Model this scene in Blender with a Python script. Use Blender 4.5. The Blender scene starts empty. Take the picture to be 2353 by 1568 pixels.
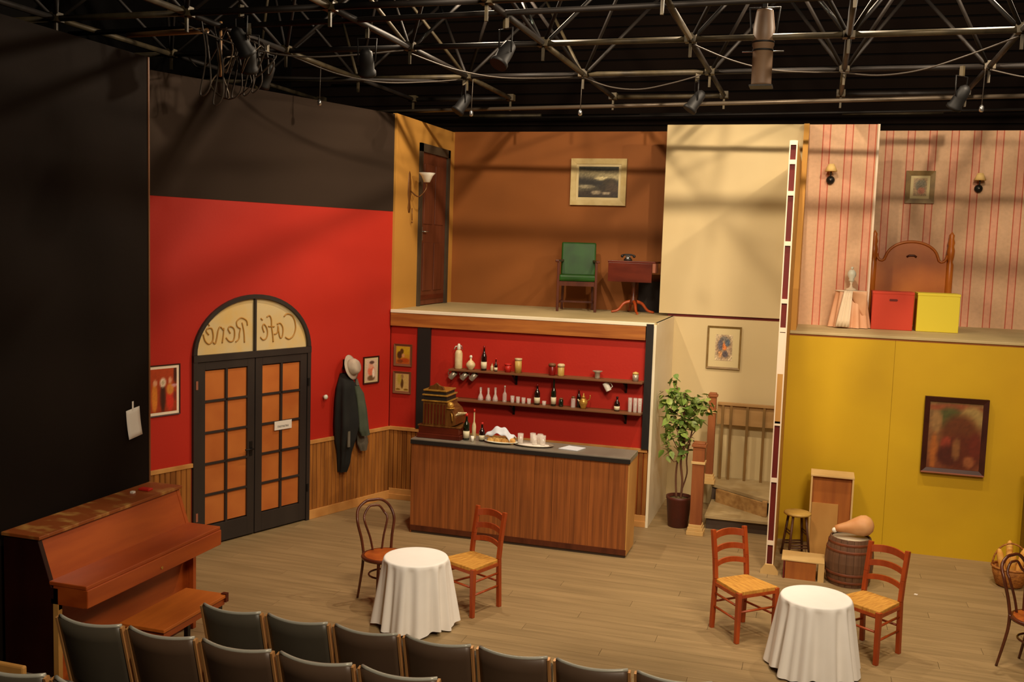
import bpy, math, random
from mathutils import Matrix, Vector
random.seed(7)
PI = math.pi
SC = bpy.context.scene
COL = SC.collection

# ------------------------------------------------------------------ camera, world, light, exposure
def make_camera():
    f, p, r, y = 2288.0, 0.0963481243, 0.0319085879, 0.294825498
    fw = Vector((-math.sin(y) * math.cos(p), math.cos(y) * math.cos(p), -math.sin(p)))
    rt = Vector((math.cos(y), math.sin(y), 0)); up = rt.cross(fw)
    c, s = math.cos(r), math.sin(r)
    R, U = rt * c + up * s, up * c - rt * s
    cam = bpy.data.cameras.new('camera'); o = bpy.data.objects.new('camera', cam); COL.objects.link(o)
    o.matrix_world = Matrix(((R.x, U.x, -fw.x, 0), (R.y, U.y, -fw.y, 0), (R.z, U.z, -fw.z, 3.3), (0, 0, 0, 1)))
    cam.sensor_width = 36; cam.lens = f / 2353 * 36; cam.clip_start = .05
    SC.camera = o
make_camera()
w = bpy.data.worlds.new('world'); SC.world = w; w.use_nodes = True
w.node_tree.nodes['Background'].inputs[0].default_value = (1, .72, .45, 1)
w.node_tree.nodes['Background'].inputs[1].default_value = 0.0
SC.view_settings.view_transform = 'Standard'; SC.view_settings.look = 'None'
SC.view_settings.exposure = 0.0; SC.view_settings.gamma = 1; SC.view_settings.use_curve_mapping = False

def lamp(name, kind, loc, power, color, size=.1, target=None, spot=None, blend=.5):
    l = bpy.data.lights.new(name, kind); l.energy = power; l.color = color
    if kind == 'AREA': l.size = size
    else: l.shadow_soft_size = size
    if kind == 'SPOT': l.spot_size = math.radians(spot); l.spot_blend = blend
    o = bpy.data.objects.new(name, l); COL.objects.link(o); o.location = loc
    if target: o.rotation_euler = (Vector(target) - Vector(loc)).to_track_quat('-Z', 'Y').to_euler()
    return o
WARM = (1, .81, .59)
lamp('work_light', 'POINT', (-3.3, 9.8, 5.95), 320, WARM, .05)
lamp('work_light', 'POINT', (-.4, 9.75, 5.95), 330, WARM, .05)
lamp('work_light', 'POINT', (1.7, 9.75, 5.95), 330, WARM, .05)
lamp('stage_spot', 'SPOT', (-1.6, 5.9, 6.0), 560, WARM, .35, (-2.9, 11, 1.0), 82, .6)
lamp('stage_spot', 'SPOT', (.9, 5.9, 6.0), 560, WARM, .35, (0.9, 11, 1.6), 82, .6)
lamp('stage_spot', 'SPOT', (-.5, 6.3, 5.9), 300, WARM, .3, (-1.05, 13, 1.45), 32, .8)  # unseen fill spot added to brighten the lower cream wall
lamp('house_light', 'AREA', (2.2, .6, 6.8), 420, WARM, 1.5, (-2.4, 7.2, 0.4))

# ------------------------------------------------------------------ materials
def lin(c):
    return tuple(((v / 255) / 12.92 if v / 255 <= .04045 else ((v / 255 + .055) / 1.055) ** 2.4) for v in c) + (1,)
def mat(name, c, rough=.6, c2=None, scale=(4, 4, 4), detail=3, metal=0, bump=0, bscale=None, spec=.4, trans=0, emit=0, lo=.35, hi=.7, rnd=0, coat=0):
    m = bpy.data.materials.new(name); m.use_nodes = True
    nt = m.node_tree; b = nt.nodes['Principled BSDF']
    c = lin(c)
    b.inputs['Base Color'].default_value = c; b.inputs['Roughness'].default_value = rough
    b.inputs['Metallic'].default_value = metal; b.inputs['Specular IOR Level'].default_value = spec
    if coat: b.inputs['Coat Weight'].default_value = coat
    if trans: b.inputs['Transmission Weight'].default_value = trans; b.inputs['IOR'].default_value = 1.45
    tc = nt.nodes.new('ShaderNodeTexCoord'); mp = nt.nodes.new('ShaderNodeMapping'); mp.inputs['Scale'].default_value = scale
    nt.links.new(tc.outputs['Object'], mp.inputs[0])
    vec = mp.outputs[0]
    if rnd:
        oi = nt.nodes.new('ShaderNodeObjectInfo'); ad = nt.nodes.new('ShaderNodeVectorMath'); ad.operation = 'MULTIPLY_ADD'
        cx = nt.nodes.new('ShaderNodeCombineXYZ')
        for k in range(3): nt.links.new(oi.outputs['Random'], cx.inputs[k])
        ad.inputs[1].default_value = (37, 53, 71); nt.links.new(cx.outputs[0], ad.inputs[0]); nt.links.new(vec, ad.inputs[2]); vec = ad.outputs[0]
    if c2:
        n = nt.nodes.new('ShaderNodeTexNoise'); n.inputs['Scale'].default_value = 1; n.inputs['Detail'].default_value = detail
        nt.links.new(vec, n.inputs['Vector'])
        r = nt.nodes.new('ShaderNodeValToRGB'); r.color_ramp.elements[0].position = lo; r.color_ramp.elements[1].position = hi
        r.color_ramp.elements[0].color = c; r.color_ramp.elements[1].color = lin(c2)
        nt.links.new(n.outputs['Fac'], r.inputs[0])
        out = r.outputs[0]
        if rnd:
            hs = nt.nodes.new('ShaderNodeHueSaturation'); mr = nt.nodes.new('ShaderNodeMapRange')
            mr.inputs['To Min'].default_value = 1 - rnd; mr.inputs['To Max'].default_value = 1 + rnd
            nt.links.new(oi.outputs['Random'], mr.inputs['Value']); nt.links.new(mr.outputs[0], hs.inputs['Value']); nt.links.new(out, hs.inputs['Color']); out = hs.outputs[0]
        nt.links.new(out, b.inputs['Base Color'])
    if bump:
        n2 = nt.nodes.new('ShaderNodeTexNoise'); n2.inputs['Scale'].default_value = 1; n2.inputs['Detail'].default_value = 4
        mp2 = nt.nodes.new('ShaderNodeMapping'); mp2.inputs['Scale'].default_value = bscale or scale
        nt.links.new(tc.outputs['Object'], mp2.inputs[0]); nt.links.new(mp2.outputs[0], n2.inputs['Vector'])
        bp = nt.nodes.new('ShaderNodeBump'); bp.inputs['Strength'].default_value = bump; bp.inputs['Distance'].default_value = .01
        nt.links.new(n2.outputs['Fac'], bp.inputs['Height']); nt.links.new(bp.outputs[0], b.inputs['Normal'])
    return m
MT = {}
def defm(k, *a, **kw): MT[k] = mat(k, *a, **kw)
defm('red_paint', (170, 31, 15), .6, (184, 38, 18), (.6, .6, .6), bump=.1, bscale=(30, 30, 30))
defm('black_paint', (19, 11, 6), .85, (24, 15, 8), (.8, .8, .8), bump=.1, bscale=(20, 20, 20))
defm('dark_paint', (48, 37, 29), .8, (55, 43, 34), (.5, .5, .5))
defm('orange_paint', (130, 74, 24), .75, (142, 82, 28), (.9, .9, .9))
defm('ochre_paint', (184, 132, 56), .7, (196, 142, 62), (.9, .9, .9))
defm('cream_paint', (208, 188, 142), .7, (200, 179, 132), (.8, .8, .8), bump=.06, bscale=(15, 15, 15))
defm('pale_cream', (238, 228, 200), .6, (228, 214, 180), (1, 1, 2))
defm('yellow_paint', (200, 162, 14), .6, (186, 148, 12), (.9, .9, .9), bump=.08, bscale=(20, 20, 20))
defm('floor_paint', (140, 117, 80), .55, (160, 134, 94), (1.2, 14, 3), 5, bump=.12, bscale=(3, 60, 3), rnd=.05)
defm('floor_base', (104, 86, 60), .8)
defm('wainscot', (166, 106, 44), .5, (120, 70, 26), (14, 14, 1.2), 4, rnd=.12)
defm('wainscot_trim', (205, 150, 84), .5, (180, 122, 60), (4, 4, 4))
defm('bar_wood', (160, 92, 42), .5, (104, 56, 25), (30, 6, 1.1), 5, lo=.35, hi=.8, rnd=.03)
defm('bar_top', (132, 124, 110), .3, (116, 108, 96), (3, 3, 3))
defm('black_trim', (34, 30, 28), .5)
defm('door_black', (42, 36, 33), .45, (52, 45, 40), (3, 3, 1))
defm('door_pane', (190, 112, 52), .35, (170, 92, 42), (2.2, 2.2, 2.2), rnd=.06)
defm('fan_pane', (206, 184, 136), .45, (216, 176, 96), (3, 3, 3), lo=.45, hi=.75)
defm('gold_paint', (176, 128, 56), .5)
defm('fascia_wood', (176, 108, 46), .5, (138, 74, 30), (1.5, 6, 22), 4)
defm('deck_paint', (176, 158, 112), .6, (190, 170, 124), (2, 2, 2))
defm('brown_door', (112, 58, 34), .5, (94, 46, 26), (10, 10, 1.2), 4)
defm('grey_frame', (74, 62, 46), .6, (60, 50, 38), (3, 3, 3))
defm('chair_red', (172, 74, 27), .35, (146, 56, 20), (18, 18, 4), 3, spec=.5)
defm('rush', (214, 158, 66), .8, (178, 120, 44), (60, 9, 9), 3, bump=.5, bscale=(120, 10, 10))
defm('bent_wood', (96, 46, 24), .3, (74, 32, 18), (8, 8, 8), spec=.6)
defm('bent_seat', (176, 92, 34), .35, (150, 70, 24), (9, 9, 9))
defm('cloth_white', (250, 247, 242), .85, (244, 240, 234), (3, 3, 3))
defm('table_wood', (90, 54, 32), .5)
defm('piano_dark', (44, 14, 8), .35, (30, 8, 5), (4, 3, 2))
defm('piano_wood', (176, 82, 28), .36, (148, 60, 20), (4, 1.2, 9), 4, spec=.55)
defm('piano_top', (138, 70, 28), .45, (186, 140, 72), (5, 9, 4), 5, lo=.5, hi=.72)
defm('bench_wood', (206, 112, 40), .45, (188, 98, 34), (12, 2, 6), 4)
defm('light_wood', (196, 146, 78), .55, (176, 124, 60), (3, 3, 1.2), 4)
defm('crate_wood', (214, 180, 120), .6, (198, 160, 98), (3, 3, 1.4), 4)
defm('ply', (170, 100, 40), .55, (148, 82, 32), (14, 14, 1.5), 4)
defm('seat_back', (84, 78, 66), .42, (70, 64, 54), (2, 2, 2), spec=.5)
defm('seat_back_warm', (92, 72, 56), .42, (78, 60, 46), (2, 2, 2), spec=.5)
defm('seat_rim_lit', (186, 184, 170), .35, metal=.2)
defm('seat_metal', (206, 150, 92), .4, metal=.3)
defm('black_metal', (30, 28, 27), .45, metal=.4)
defm('truss_metal', (74, 64, 44), .55, (46, 39, 28), (6, 6, 6), metal=.3)  # lighter copy of the tube colour, painted in for members that catch light
defm('truss_dark', (30, 24, 20), .6, (20, 16, 13), (5, 5, 5), metal=.3)
defm('pipe_metal', (96, 84, 70), .4, metal=.4)
defm('fixture', (13, 11, 10), .6, metal=.1)
defm('fixture_brown', (112, 88, 66), .5, (92, 70, 52), (4, 4, 4))
defm('lens', (90, 84, 74), .1, metal=.2)
defm('cable', (60, 52, 44), .6)
defm('cable_tan', (150, 112, 72), .5)
defm('green_leather', (36, 84, 22), .42, (28, 66, 16), (5, 5, 5), spec=.25)
defm('dark_wood', (92, 44, 24), .35, (70, 30, 16), (10, 10, 2), 3)
defm('mahogany', (98, 36, 18), .35, (74, 24, 12), (3, 10, 10), 3)
defm('chrome', (190, 188, 184), .2, metal=.9)
defm('paper', (226, 218, 206), .8)
defm('blue_paper', (206, 210, 218), .8)
defm('glass', (244, 236, 226), .08, spec=.8)
MT['glass'].node_tree.nodes['Principled BSDF'].inputs['Alpha'].default_value = .3
defm('milk_glass', (240, 234, 218), .3)
defm('brass', (196, 150, 66), .28, (150, 104, 38), (20, 20, 20), metal=.35)
defm('old_brass', (120, 78, 34), .35, (90, 52, 20), (40, 6, 3), metal=.2)
defm('green_glass', (20, 28, 14), .12, spec=.7, coat=.5)
defm('dark_glass', (30, 12, 8), .12, spec=.7, coat=.5)
defm('label_white', (214, 204, 170), .7)
defm('cream_enamel', (214, 196, 152), .35, (190, 166, 116), (12, 12, 12))
defm('tin_yellow', (206, 176, 96), .4, (176, 140, 66), (20, 20, 8))
defm('tin_red', (190, 40, 30), .4)
defm('silver', (176, 164, 144), .3, metal=.4)
defm('wine_red', (120, 20, 14), .3)
defm('bread', (222, 176, 100), .7, (196, 136, 62), (12, 12, 12))
defm('baguette', (224, 150, 52), .6, (236, 190, 100), (14, 14, 14))
defm('leaf', (98, 128, 52), .45, (150, 166, 84), (2, 2, 2), rnd=.35, lo=.4, hi=.6)
defm('bark', (112, 72, 48), .8, (86, 54, 36), (20, 20, 6))
defm('pot', (84, 36, 24), .5, (66, 28, 20), (4, 4, 4))
defm('soil', (70, 56, 34), .95, (110, 100, 60), (40, 40, 40))
defm('newel_wood', (150, 88, 46), .5, (126, 68, 34), (9, 9, 1.2), 4)
defm('rail_tan', (176, 138, 86), .6, (160, 122, 72), (2, 9, 9))
defm('baluster', (112, 86, 46), .6, (140, 104, 50), (4, 4, 2))
defm('stair_paint', (176, 154, 112), .6, (160, 136, 92), (5, 5, 5), bump=.1)
defm('riser_dark', (74, 58, 44), .7, (60, 46, 38), (3, 3, 3))
defm('carved', (190, 150, 92), .6, (146, 104, 56), (9, 9, 12), 4)
defm('flat_white', (232, 212, 186), .6)
defm('maroon', (106, 22, 12), .6, (90, 16, 10), (3, 3, 2))
defm('pine', (198, 112, 36), .35, (180, 94, 26), (3, 12, 3), 4, spec=.5)
defm('red_box', (196, 58, 30), .55)
defm('yellow_box', (214, 196, 48), .55)
defm('satin', (226, 178, 140), .4, (214, 156, 116), (5, 5, 3))
defm('lace', (226, 206, 176), .7)
defm('shade_cream', (224, 188, 118), .7)
defm('pot_white', (214, 214, 196), .35)
defm('stool_wood', (200, 164, 84), .45, (170, 130, 60), (8, 8, 8))
defm('stool_leg', (92, 56, 34), .45, (64, 34, 22), (6, 6, 3))
defm('barrel_wood', (112, 78, 54), .7, (86, 58, 38), (14, 14, 2), 4, rnd=.14)
defm('barrel_hoop', (120, 62, 34), .5, (96, 48, 26), (8, 8, 8))
defm('barrel_head', (190, 176, 150), .6)
defm('ham', (200, 134, 78), .5, (220, 172, 120), (4, 4, 4))
defm('wicker', (184, 120, 52), .7, (130, 76, 30), (30, 30, 60), 3, bump=.5, bscale=(60, 60, 90))
defm('coat_black', (22, 22, 20), .9, (30, 30, 26), (6, 6, 4))
defm('coat_green', (66, 74, 58), .9, (80, 88, 70), (8, 8, 5))
defm('coat_grey', (104, 96, 82), .9, (90, 84, 70), (8, 8, 5))
defm('hat_felt', (188, 172, 152), .9, (168, 152, 134), (12, 12, 12))
defm('gilt', (170, 136, 78), .5, (140, 106, 52), (14, 14, 14))
defm('olive_gilt', (134, 106, 54), .5, (112, 86, 40), (10, 10, 10))
defm('mat_board', (206, 188, 140), .8)
defm('cream_frame', (196, 176, 122), .6, (180, 156, 100), (9, 9, 9))
defm('frame_dark', (62, 26, 16), .4, (48, 18, 12), (6, 6, 6))
defm('frame_brown', (116, 74, 44), .5)
defm('frame_edge', (150, 92, 70), .45)
defm('opening_black', (34, 26, 22), .8)
defm('cladding', (20, 12, 8), .9, (26, 16, 10), (1, 1, 1))
defm('ceiling_black', (9, 7, 6), .9)

def wallpaper():
    m = mat('striped_wallpaper', (224, 178, 142), .75); nt = m.node_tree; b = nt.nodes['Principled BSDF']
    tc = nt.nodes.new('ShaderNodeTexCoord'); sx = nt.nodes.new('ShaderNodeSeparateXYZ'); nt.links.new(tc.outputs['Object'], sx.inputs[0])
    mo = nt.nodes.new('ShaderNodeMath'); mo.operation = 'PINGPONG'; mo.inputs[1].default_value = .1325
    ad = nt.nodes.new('ShaderNodeMath'); ad.operation = 'ADD'; ad.inputs[1].default_value = 10 * .265 - .01
    nt.links.new(sx.outputs['X'], ad.inputs[0]); nt.links.new(ad.outputs[0], mo.inputs[0])
    r = nt.nodes.new('ShaderNodeValToRGB'); r.color_ramp.interpolation = 'CONSTANT'
    base, pink, red = lin((220, 178, 140)), lin((226, 166, 134)), lin((194, 92, 66))
    sc = nt.nodes.new('ShaderNodeMath'); sc.operation = 'MULTIPLY'; sc.inputs[1].default_value = 1 / .1325
    nt.links.new(mo.outputs[0], sc.inputs[0]); nt.links.new(sc.outputs[0], r.inputs[0])
    e = r.color_ramp.elements; e[0].position = 0; e[0].color = pink; e[1].position = .27; e[1].color = red
    a = e.new(.36); a.color = base; a = e.new(.60); a.color = lin((220, 176, 136)); a = e.new(.66); a.color = base
    n = nt.nodes.new('ShaderNodeTexNoise'); n.inputs['Scale'].default_value = 22; n.inputs['Detail'].default_value = 5
    nt.links.new(tc.outputs['Object'], n.inputs['Vector'])
    mx = nt.nodes.new('ShaderNodeMix'); mx.data_type = 'RGBA'; mx.blend_type = 'MULTIPLY'; mx.inputs[0].default_value = .25
    nt.links.new(r.outputs[0], mx.inputs[6]); nt.links.new(n.outputs['Fac'], mx.inputs[7]); nt.links.new(mx.outputs[2], b.inputs['Base Color'])
    return m
MT['wallpaper'] = wallpaper()
for k_ in ('black_paint', 'dark_paint', 'ceiling_black', 'cladding'): MT[k_].node_tree.nodes['Principled BSDF'].inputs['Specular IOR Level'].default_value = .12
def print_mat():
    m = mat('picture_print', (200, 200, 200), .5); nt = m.node_tree
    a = nt.nodes.new('ShaderNodeVertexColor'); a.layer_name = 'Col'
    nt.links.new(a.outputs[0], nt.nodes['Principled BSDF'].inputs['Base Color']); return m
MT['print'] = print_mat()

# ------------------------------------------------------------------ mesh helpers
class M:
    def __init__(s): s.v = []; s.f = []; s.sm = []
    def add(s, vs, fs, sm=False, T=None):
        n = len(s.v)
        s.v += [tuple(T @ Vector(p)) if T else tuple(p) for p in vs]
        s.f += [tuple(i + n for i in f) for f in fs]; s.sm += [sm] * len(fs); return s
    def box(s, x0, x1, y0, y1, z0, z1, T=None):
        return s.add([(x0, y0, z0), (x1, y0, z0), (x1, y1, z0), (x0, y1, z0), (x0, y0, z1), (x1, y0, z1), (x1, y1, z1), (x0, y1, z1)],
                     [(0, 3, 2, 1), (4, 5, 6, 7), (0, 1, 5, 4), (1, 2, 6, 5), (2, 3, 7, 6), (3, 0, 4, 7)], False, T)
    def bar(s, a, b, w, d, up=(0, 0, 1), w2=None, d2=None):      # rectangular bar a->b
        a, b = Vector(a), Vector(b); z = (b - a).normalized(); u = Vector(up)
        if abs(z.dot(u)) > .95: u = Vector((0, 1, 0))
        x = z.cross(u).normalized(); y = x.cross(z)
        w2 = w2 or w; d2 = d2 or d; vs = []
        for P, ww, dd in ((a, w, d), (b, w2, d2)):
            for i, j in ((-1, -1), (1, -1), (1, 1), (-1, 1)): vs.append(P + x * ww / 2 * i + y * dd / 2 * j)
        return s.add(vs, [(3, 2, 1, 0), (4, 5, 6, 7), (0, 1, 5, 4), (1, 2, 6, 5), (2, 3, 7, 6), (3, 0, 4, 7)])
    def tube(s, pts, r, n=8, closed=False, flat=1.0):
        P = [Vector(p) for p in pts]; N = len(P)
        rr = r if isinstance(r, (list, tuple)) else [r] * N
        vs = []; u = None
        for i in range(N):
            if closed: t = (P[(i + 1) % N] - P[i - 1]).normalized()
            else: t = (P[min(i + 1, N - 1)] - P[max(i - 1, 0)]).normalized()
            if u is None:
                u = Vector((0, 0, 1)) if abs(t.z) < .9 else Vector((0, 1, 0))
            x = t.cross(u).normalized(); u = x.cross(t).normalized()
            for k in range(n):
                a = 2 * PI * k / n; vs.append(P[i] + x * math.cos(a) * rr[i] + u * math.sin(a) * rr[i] * flat)
        fs = []
        for i in range(N if closed else N - 1):
            j = (i + 1) % N
            for k in range(n): fs.append((i * n + k, i * n + (k + 1) % n, j * n + (k + 1) % n, j * n + k))
        s.add(vs, fs, True)
        if not closed:
            b = len(s.v) - N * n
            s.f += [tuple(b + k for k in range(n))[::-1], tuple(b + (N - 1) * n + k for k in range(n))]; s.sm += [False, False]
        return s
    def lathe(s, prof, n=20, c=(0, 0), T=None, sx=1, sy=1):
        vs = []; fs = []
        for r, z in prof:
            for k in range(n):
                a = 2 * PI * k / n; vs.append((c[0] + r * math.cos(a) * sx, c[1] + r * math.sin(a) * sy, z))
        for i in range(len(prof) - 1):
            for k in range(n): fs.append((i * n + k, i * n + (k + 1) % n, (i + 1) * n + (k + 1) % n, (i + 1) * n + k))
        s.add(vs, fs, True, T)
        b = len(s.v) - len(vs)
        if prof[0][0] > 1e-4: s.f.append(tuple(b + k for k in range(n))[::-1]); s.sm.append(False)
        if prof[-1][0] > 1e-4: s.f.append(tuple(b + len(vs) - n + k for k in range(n))); s.sm.append(False)
        return s
    def prism(s, poly, y0, y1, T=None, axis='y'):               # poly in xz extruded in y (or yz in x, xy in z)
        n = len(poly)
        f = {'y': lambda a, b, c: (a, c, b), 'x': lambda a, b, c: (c, a, b), 'z': lambda a, b, c: (a, b, c)}[axis]
        vs = [f(a, b, y0) for a, b in poly] + [f(a, b, y1) for a, b in poly]
        return s.add(vs, [tuple(range(n)), tuple(range(2 * n - 1, n - 1, -1))] + [(i, i + n, (i + 1) % n + n, (i + 1) % n) for i in range(n)], False, T)
    def ball(s, c, r, n=12, sz=1, T=None):
        k = n // 2
        return s.lathe([(max(r * math.sin(PI * i / k), 1e-5), c[2] - r * sz * math.cos(PI * i / k)) for i in range(k + 1)], n, c[:2], T)
    def grid(s, fn, nu, nv, sm=True, closed=False):
        vs = [fn(i / nu, j / nv) for j in range(nv + 1) for i in range(nu + (0 if closed else 1))]
        W = nu if closed else nu + 1; fs = []
        for j in range(nv):
            for i in range(nu): fs.append((j * W + i, j * W + (i + 1) % W, (j + 1) * W + (i + 1) % W, (j + 1) * W + i))
        return s.add(vs, fs, sm)
def build(name, mb, m, parent=None, bevel=0, solid=0):
    me = bpy.data.meshes.new(name); me.from_pydata(mb.v, [], mb.f); me.polygons.foreach_set('use_smooth', mb.sm)
    me.materials.append(MT[m]); me.update()
    import bmesh
    bm = bmesh.new(); bm.from_mesh(me); bmesh.ops.recalc_face_normals(bm, faces=bm.faces); bm.to_mesh(me); bm.free()
    o = bpy.data.objects.new(name, me); COL.objects.link(o)
    if parent: o.parent = parent
    if solid:
        md = o.modifiers.new('solid', 'SOLIDIFY'); md.thickness = solid
    if bevel:
        md = o.modifiers.new('bevel', 'BEVEL'); md.width = bevel; md.segments = 2; md.limit_method = 'ANGLE'
    return o
def thing(name, label, cat, loc=(0, 0, 0), rz=0, group=None):
    o = bpy.data.objects.new(name, None); COL.objects.link(o); o.empty_display_size = .1
    o.location = loc; o.rotation_euler = (0, 0, rz); o['label'] = label; o['category'] = cat
    if group: o['group'] = group
    return o
def tag(o, label, cat, group=None):
    o['label'] = label; o['category'] = cat
    if group: o['group'] = group
    return o
def struct(name, mb, m, bevel=0):
    o = build(name, mb, m, None, bevel); o['kind'] = 'structure'; return o
def sempty(name, loc=(0, 0, 0), rz=0):
    o = bpy.data.objects.new(name, None); COL.objects.link(o); o.location = loc; o.rotation_euler = (0, 0, rz); o['kind'] = 'structure'; return o
def dup(root, loc, rz, label, group=None):
    def cp(o, par):
        c = o.copy(); COL.objects.link(c); c.parent = par
        for ch in list(o.children): cp(ch, c)
        return c
    kids = list(root.children)
    r = root.copy(); COL.objects.link(r); r.location = loc; r.rotation_euler = (0, 0, rz); r['label'] = label
    if group: r['group'] = group
    for ch in kids: cp(ch, r)
    return r
def inst(o, loc, parent=None, rot=None, scale=None):
    c = o.copy(); COL.objects.link(c); c.location = loc
    if parent: c.parent = parent
    if rot: c.rotation_euler = rot
    if scale: c.scale = scale
    return c
def spline(pts, k=6):
    P = [Vector(p) for p in pts]; out = []
    for i in range(len(P) - 1):
        p0, p1, p2, p3 = P[max(i - 1, 0)], P[i], P[i + 1], P[min(i + 2, len(P) - 1)]
        for j in range(k):
            t = j / k
            out.append(.5 * ((2 * p1) + (p2 - p0) * t + (2 * p0 - 5 * p1 + 4 * p2 - p3) * t * t + (3 * p1 - p0 - 3 * p2 + p3) * t ** 3))
    out.append(P[-1]); return out

# ------------------------------------------------------------------ setting
RZL = math.radians(70.53)                                         # splayed red wall
DX, DY = 1 / 3, .942809
def onred(s, z, out=0.0):                                         # s metres from the inner corner, out metres off the wall
    return (-5.13 - s * DX + out * DY, 11.58 - s * DY - out * DX, z)

fl = struct('floor', M().box(-9, 6.5, -3, 16, -.12, -.012), 'floor_base')
proto = None
yb = 3.8; row = 0
while yb < 12.0:
    x = -6.9 + (row * 1.13) % 3.0 - 3.0
    while x < 4.6:
        x0, x1 = max(x, -7.2), min(x + 3.0, 4.6)
        if x1 - x0 > .2:
            if x1 - x0 > 2.99:
                if proto is None: proto = build('floorboard', M().box(0, 2.997, 0, .1475, -.012, 0), 'floor_paint', fl); proto.location = (x0, yb, 0)
                else: inst(proto, (x0, yb, 0), fl)
            else: build('floorboard', M().box(0, x1 - x0 - .003, 0, .1475, -.012, 0), 'floor_paint', fl).location = (x0, yb, 0)
        x += 3.0
    yb += .15; row += 1
b = M().box(-1.77, -.33, 12.0, 13.05, -.012, -.001); build('floorboard', b, 'floor_paint', fl)
# auditorium risers
struct('riser_platform', M().box(-5.3, 3.5, -2.9, 4.95, 0, .2).box(-5.3, 3.5, -2.9, 4.05, .2, .4), 'black_paint')
# theatre shell
wf = struct('wall_far', M().box(-9, 6.5, 15.9, 16, 0, 8.2), 'ceiling_black')
cb = build('cladding_board', M().prism([(0, 0), (-.05, .0), (-.05, .14), (0, .16)], -9, 6.5, axis='x'), 'cladding', wf); cb.location = (0, 15.9, 4.4)
for i in range(1, 16): inst(cb, (0, 15.9, 4.4 + i * .17), wf)
struct('wall_house_left', M().box(-9.1, -9, -3, 16, 0, 8.2), 'ceiling_black')
struct('wall_house_right', M().box(6.5, 6.6, -3, 16, 0, 8.2), 'ceiling_black')
struct('wall_house_back', M().box(-9, 6.5, -3.1, -3, 0, 8.2), 'ceiling_black')
struct('ceiling', M().box(-9, 6.5, -3, 16, 8.2, 8.3), 'ceiling_black')

# black masking wall at the far left, edge on to the red wall
bw = struct('wall_masking', M().box(-5.46, -5.36, 1.0, 7.1, 0, 4.74), 'black_paint')
build('edge_batten', M().box(-5.47, -5.352, 7.1, 7.115, 0, 4.74), 'frame_brown', bw)

# red splayed wall with an arched door opening (local x along the wall, y into the wall)
wl = sempty('wall_left', (-5.13, 11.58, 0), RZL)
def wallpoly(s0, s1, z0, z1, m, th=.05): return build('wall_panel', M().box(-s1, -s0, 0, th, z0, z1), m, wl)
dcx, dhw, dz, dh = -2.155, .80, 2.04, .63                         # door centre, half width, springing, rise
wallpoly(0, 2.155 - dhw, 0, 3.669, 'red_paint'); wallpoly(2.155 + dhw, 4.2, 0, 3.669, 'red_paint')
arch = [(dcx + dhw * math.cos(a), dz + dh * math.sin(a)) for a in [PI * i / 24 for i in range(25)]]
pp = M()
for i in range(24):
    (x0, z0), (x1, z1) = arch[i], arch[i + 1]
    pp.add([(x0, 0, z0), (x1, 0, z1), (x1, 0, 3.669), (x0, 0, 3.669), (x0, .05, z0), (x1, .05, z1), (x1, .05, 3.669), (x0, .05, 3.669)], [(0, 1, 2, 3), (7, 6, 5, 4), (0, 4, 5, 1)])
build('wall_panel', pp, 'red_paint', wl)
build('upper_flat', M().box(-4.4, 0, -.004, .05, 3.669, 4.87), 'dark_paint', wl)
# wainscot boards on the splayed wall
bd = None
def boards(s0, s1, parent, z1=.9, pitch=.062, ang=None):
    global bd
    n = max(1, round((s1 - s0) / pitch)); p = (s1 - s0) / n
    me = M().prism([(0.003, -.001), (0.003, -.012), (.01, -.018), (p - .01, -.018), (p - .003, -.012), (p - .003, -.001)], .02, z1, axis='z')
    o = build('wainscot_board', me, 'wainscot', parent); o.location = (-s1, 0, 0)
    for i in range(1, n): inst(o, (-s1 + i * p, 0, 0), parent)
boards(.0, 1.352, wl); boards(2.965, 4.1, wl)
def lt(name, m, s0, s1, z0, z1, d): 
    o = struct(name, M().box(-s1, -s0, -d, 0, z0, z1), m, .004); o.location = (-5.13, 11.58, 0); o.rotation_euler = (0, 0, RZL); return o
lt('trim_1', 'wainscot_trim', 0, 1.35, .9, .945, .03); lt('trim_2', 'wainscot_trim', 2.955, 4.1, .885, .93, .03)
lt('baseboard_left', 'wainscot_trim', 0, 1.35, 0, .11, .032)
lt('baseboard_left_far', 'wainscot_trim', 2.965, 4.1, 0, .11, .032)

# back wall of the bar (red)
wb = struct('wall_back', M().box(-5.13, -1.78, 11.6, 11.65, .0, 2.25), 'red_paint')
wbe = sempty('wall_back_wainscot', (0, 11.6, 0))
def bboards(x0, x1):
    n = max(1, round((x1 - x0) / .062)); p = (x1 - x0) / n
    me = M().prism([(0.003, -.001), (0.003, -.012), (.01, -.018), (p - .01, -.018), (p - .003, -.012), (p - .003, -.001)], .1, .9, axis='z')
    o = build('wainscot_board', me, 'wainscot', wbe); o.location = (x0, 0, 0)
    for i in range(1, n): inst(o, (x0 + i * p, 0, 0), wbe)
bboards(-5.128, -4.2); bboards(-2.2, -1.786)
struct('trim_3', M().box(-5.12, -1.8, 11.565, 11.6, .9, .945), 'wainscot_trim', .004)
struct('baseboard_back', M().box(-5.11, -1.785, 11.572, 11.6, .0, .14).box(-5.11, -1.785, 11.56, 11.6, .0, .07), 'wainscot_trim', .003)
struct('post_left', M().box(-4.75, -4.58, 11.56, 11.6, .945, 2.24), 'black_trim')
struct('post_right', M().box(-1.87, -1.785, 11.54, 11.6, .945, 2.43), 'black_trim')
struct('trim_4', M().box(-1.785, -1.755, 11.56, 11.66, 0, 2.42), 'pale_cream')
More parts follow.
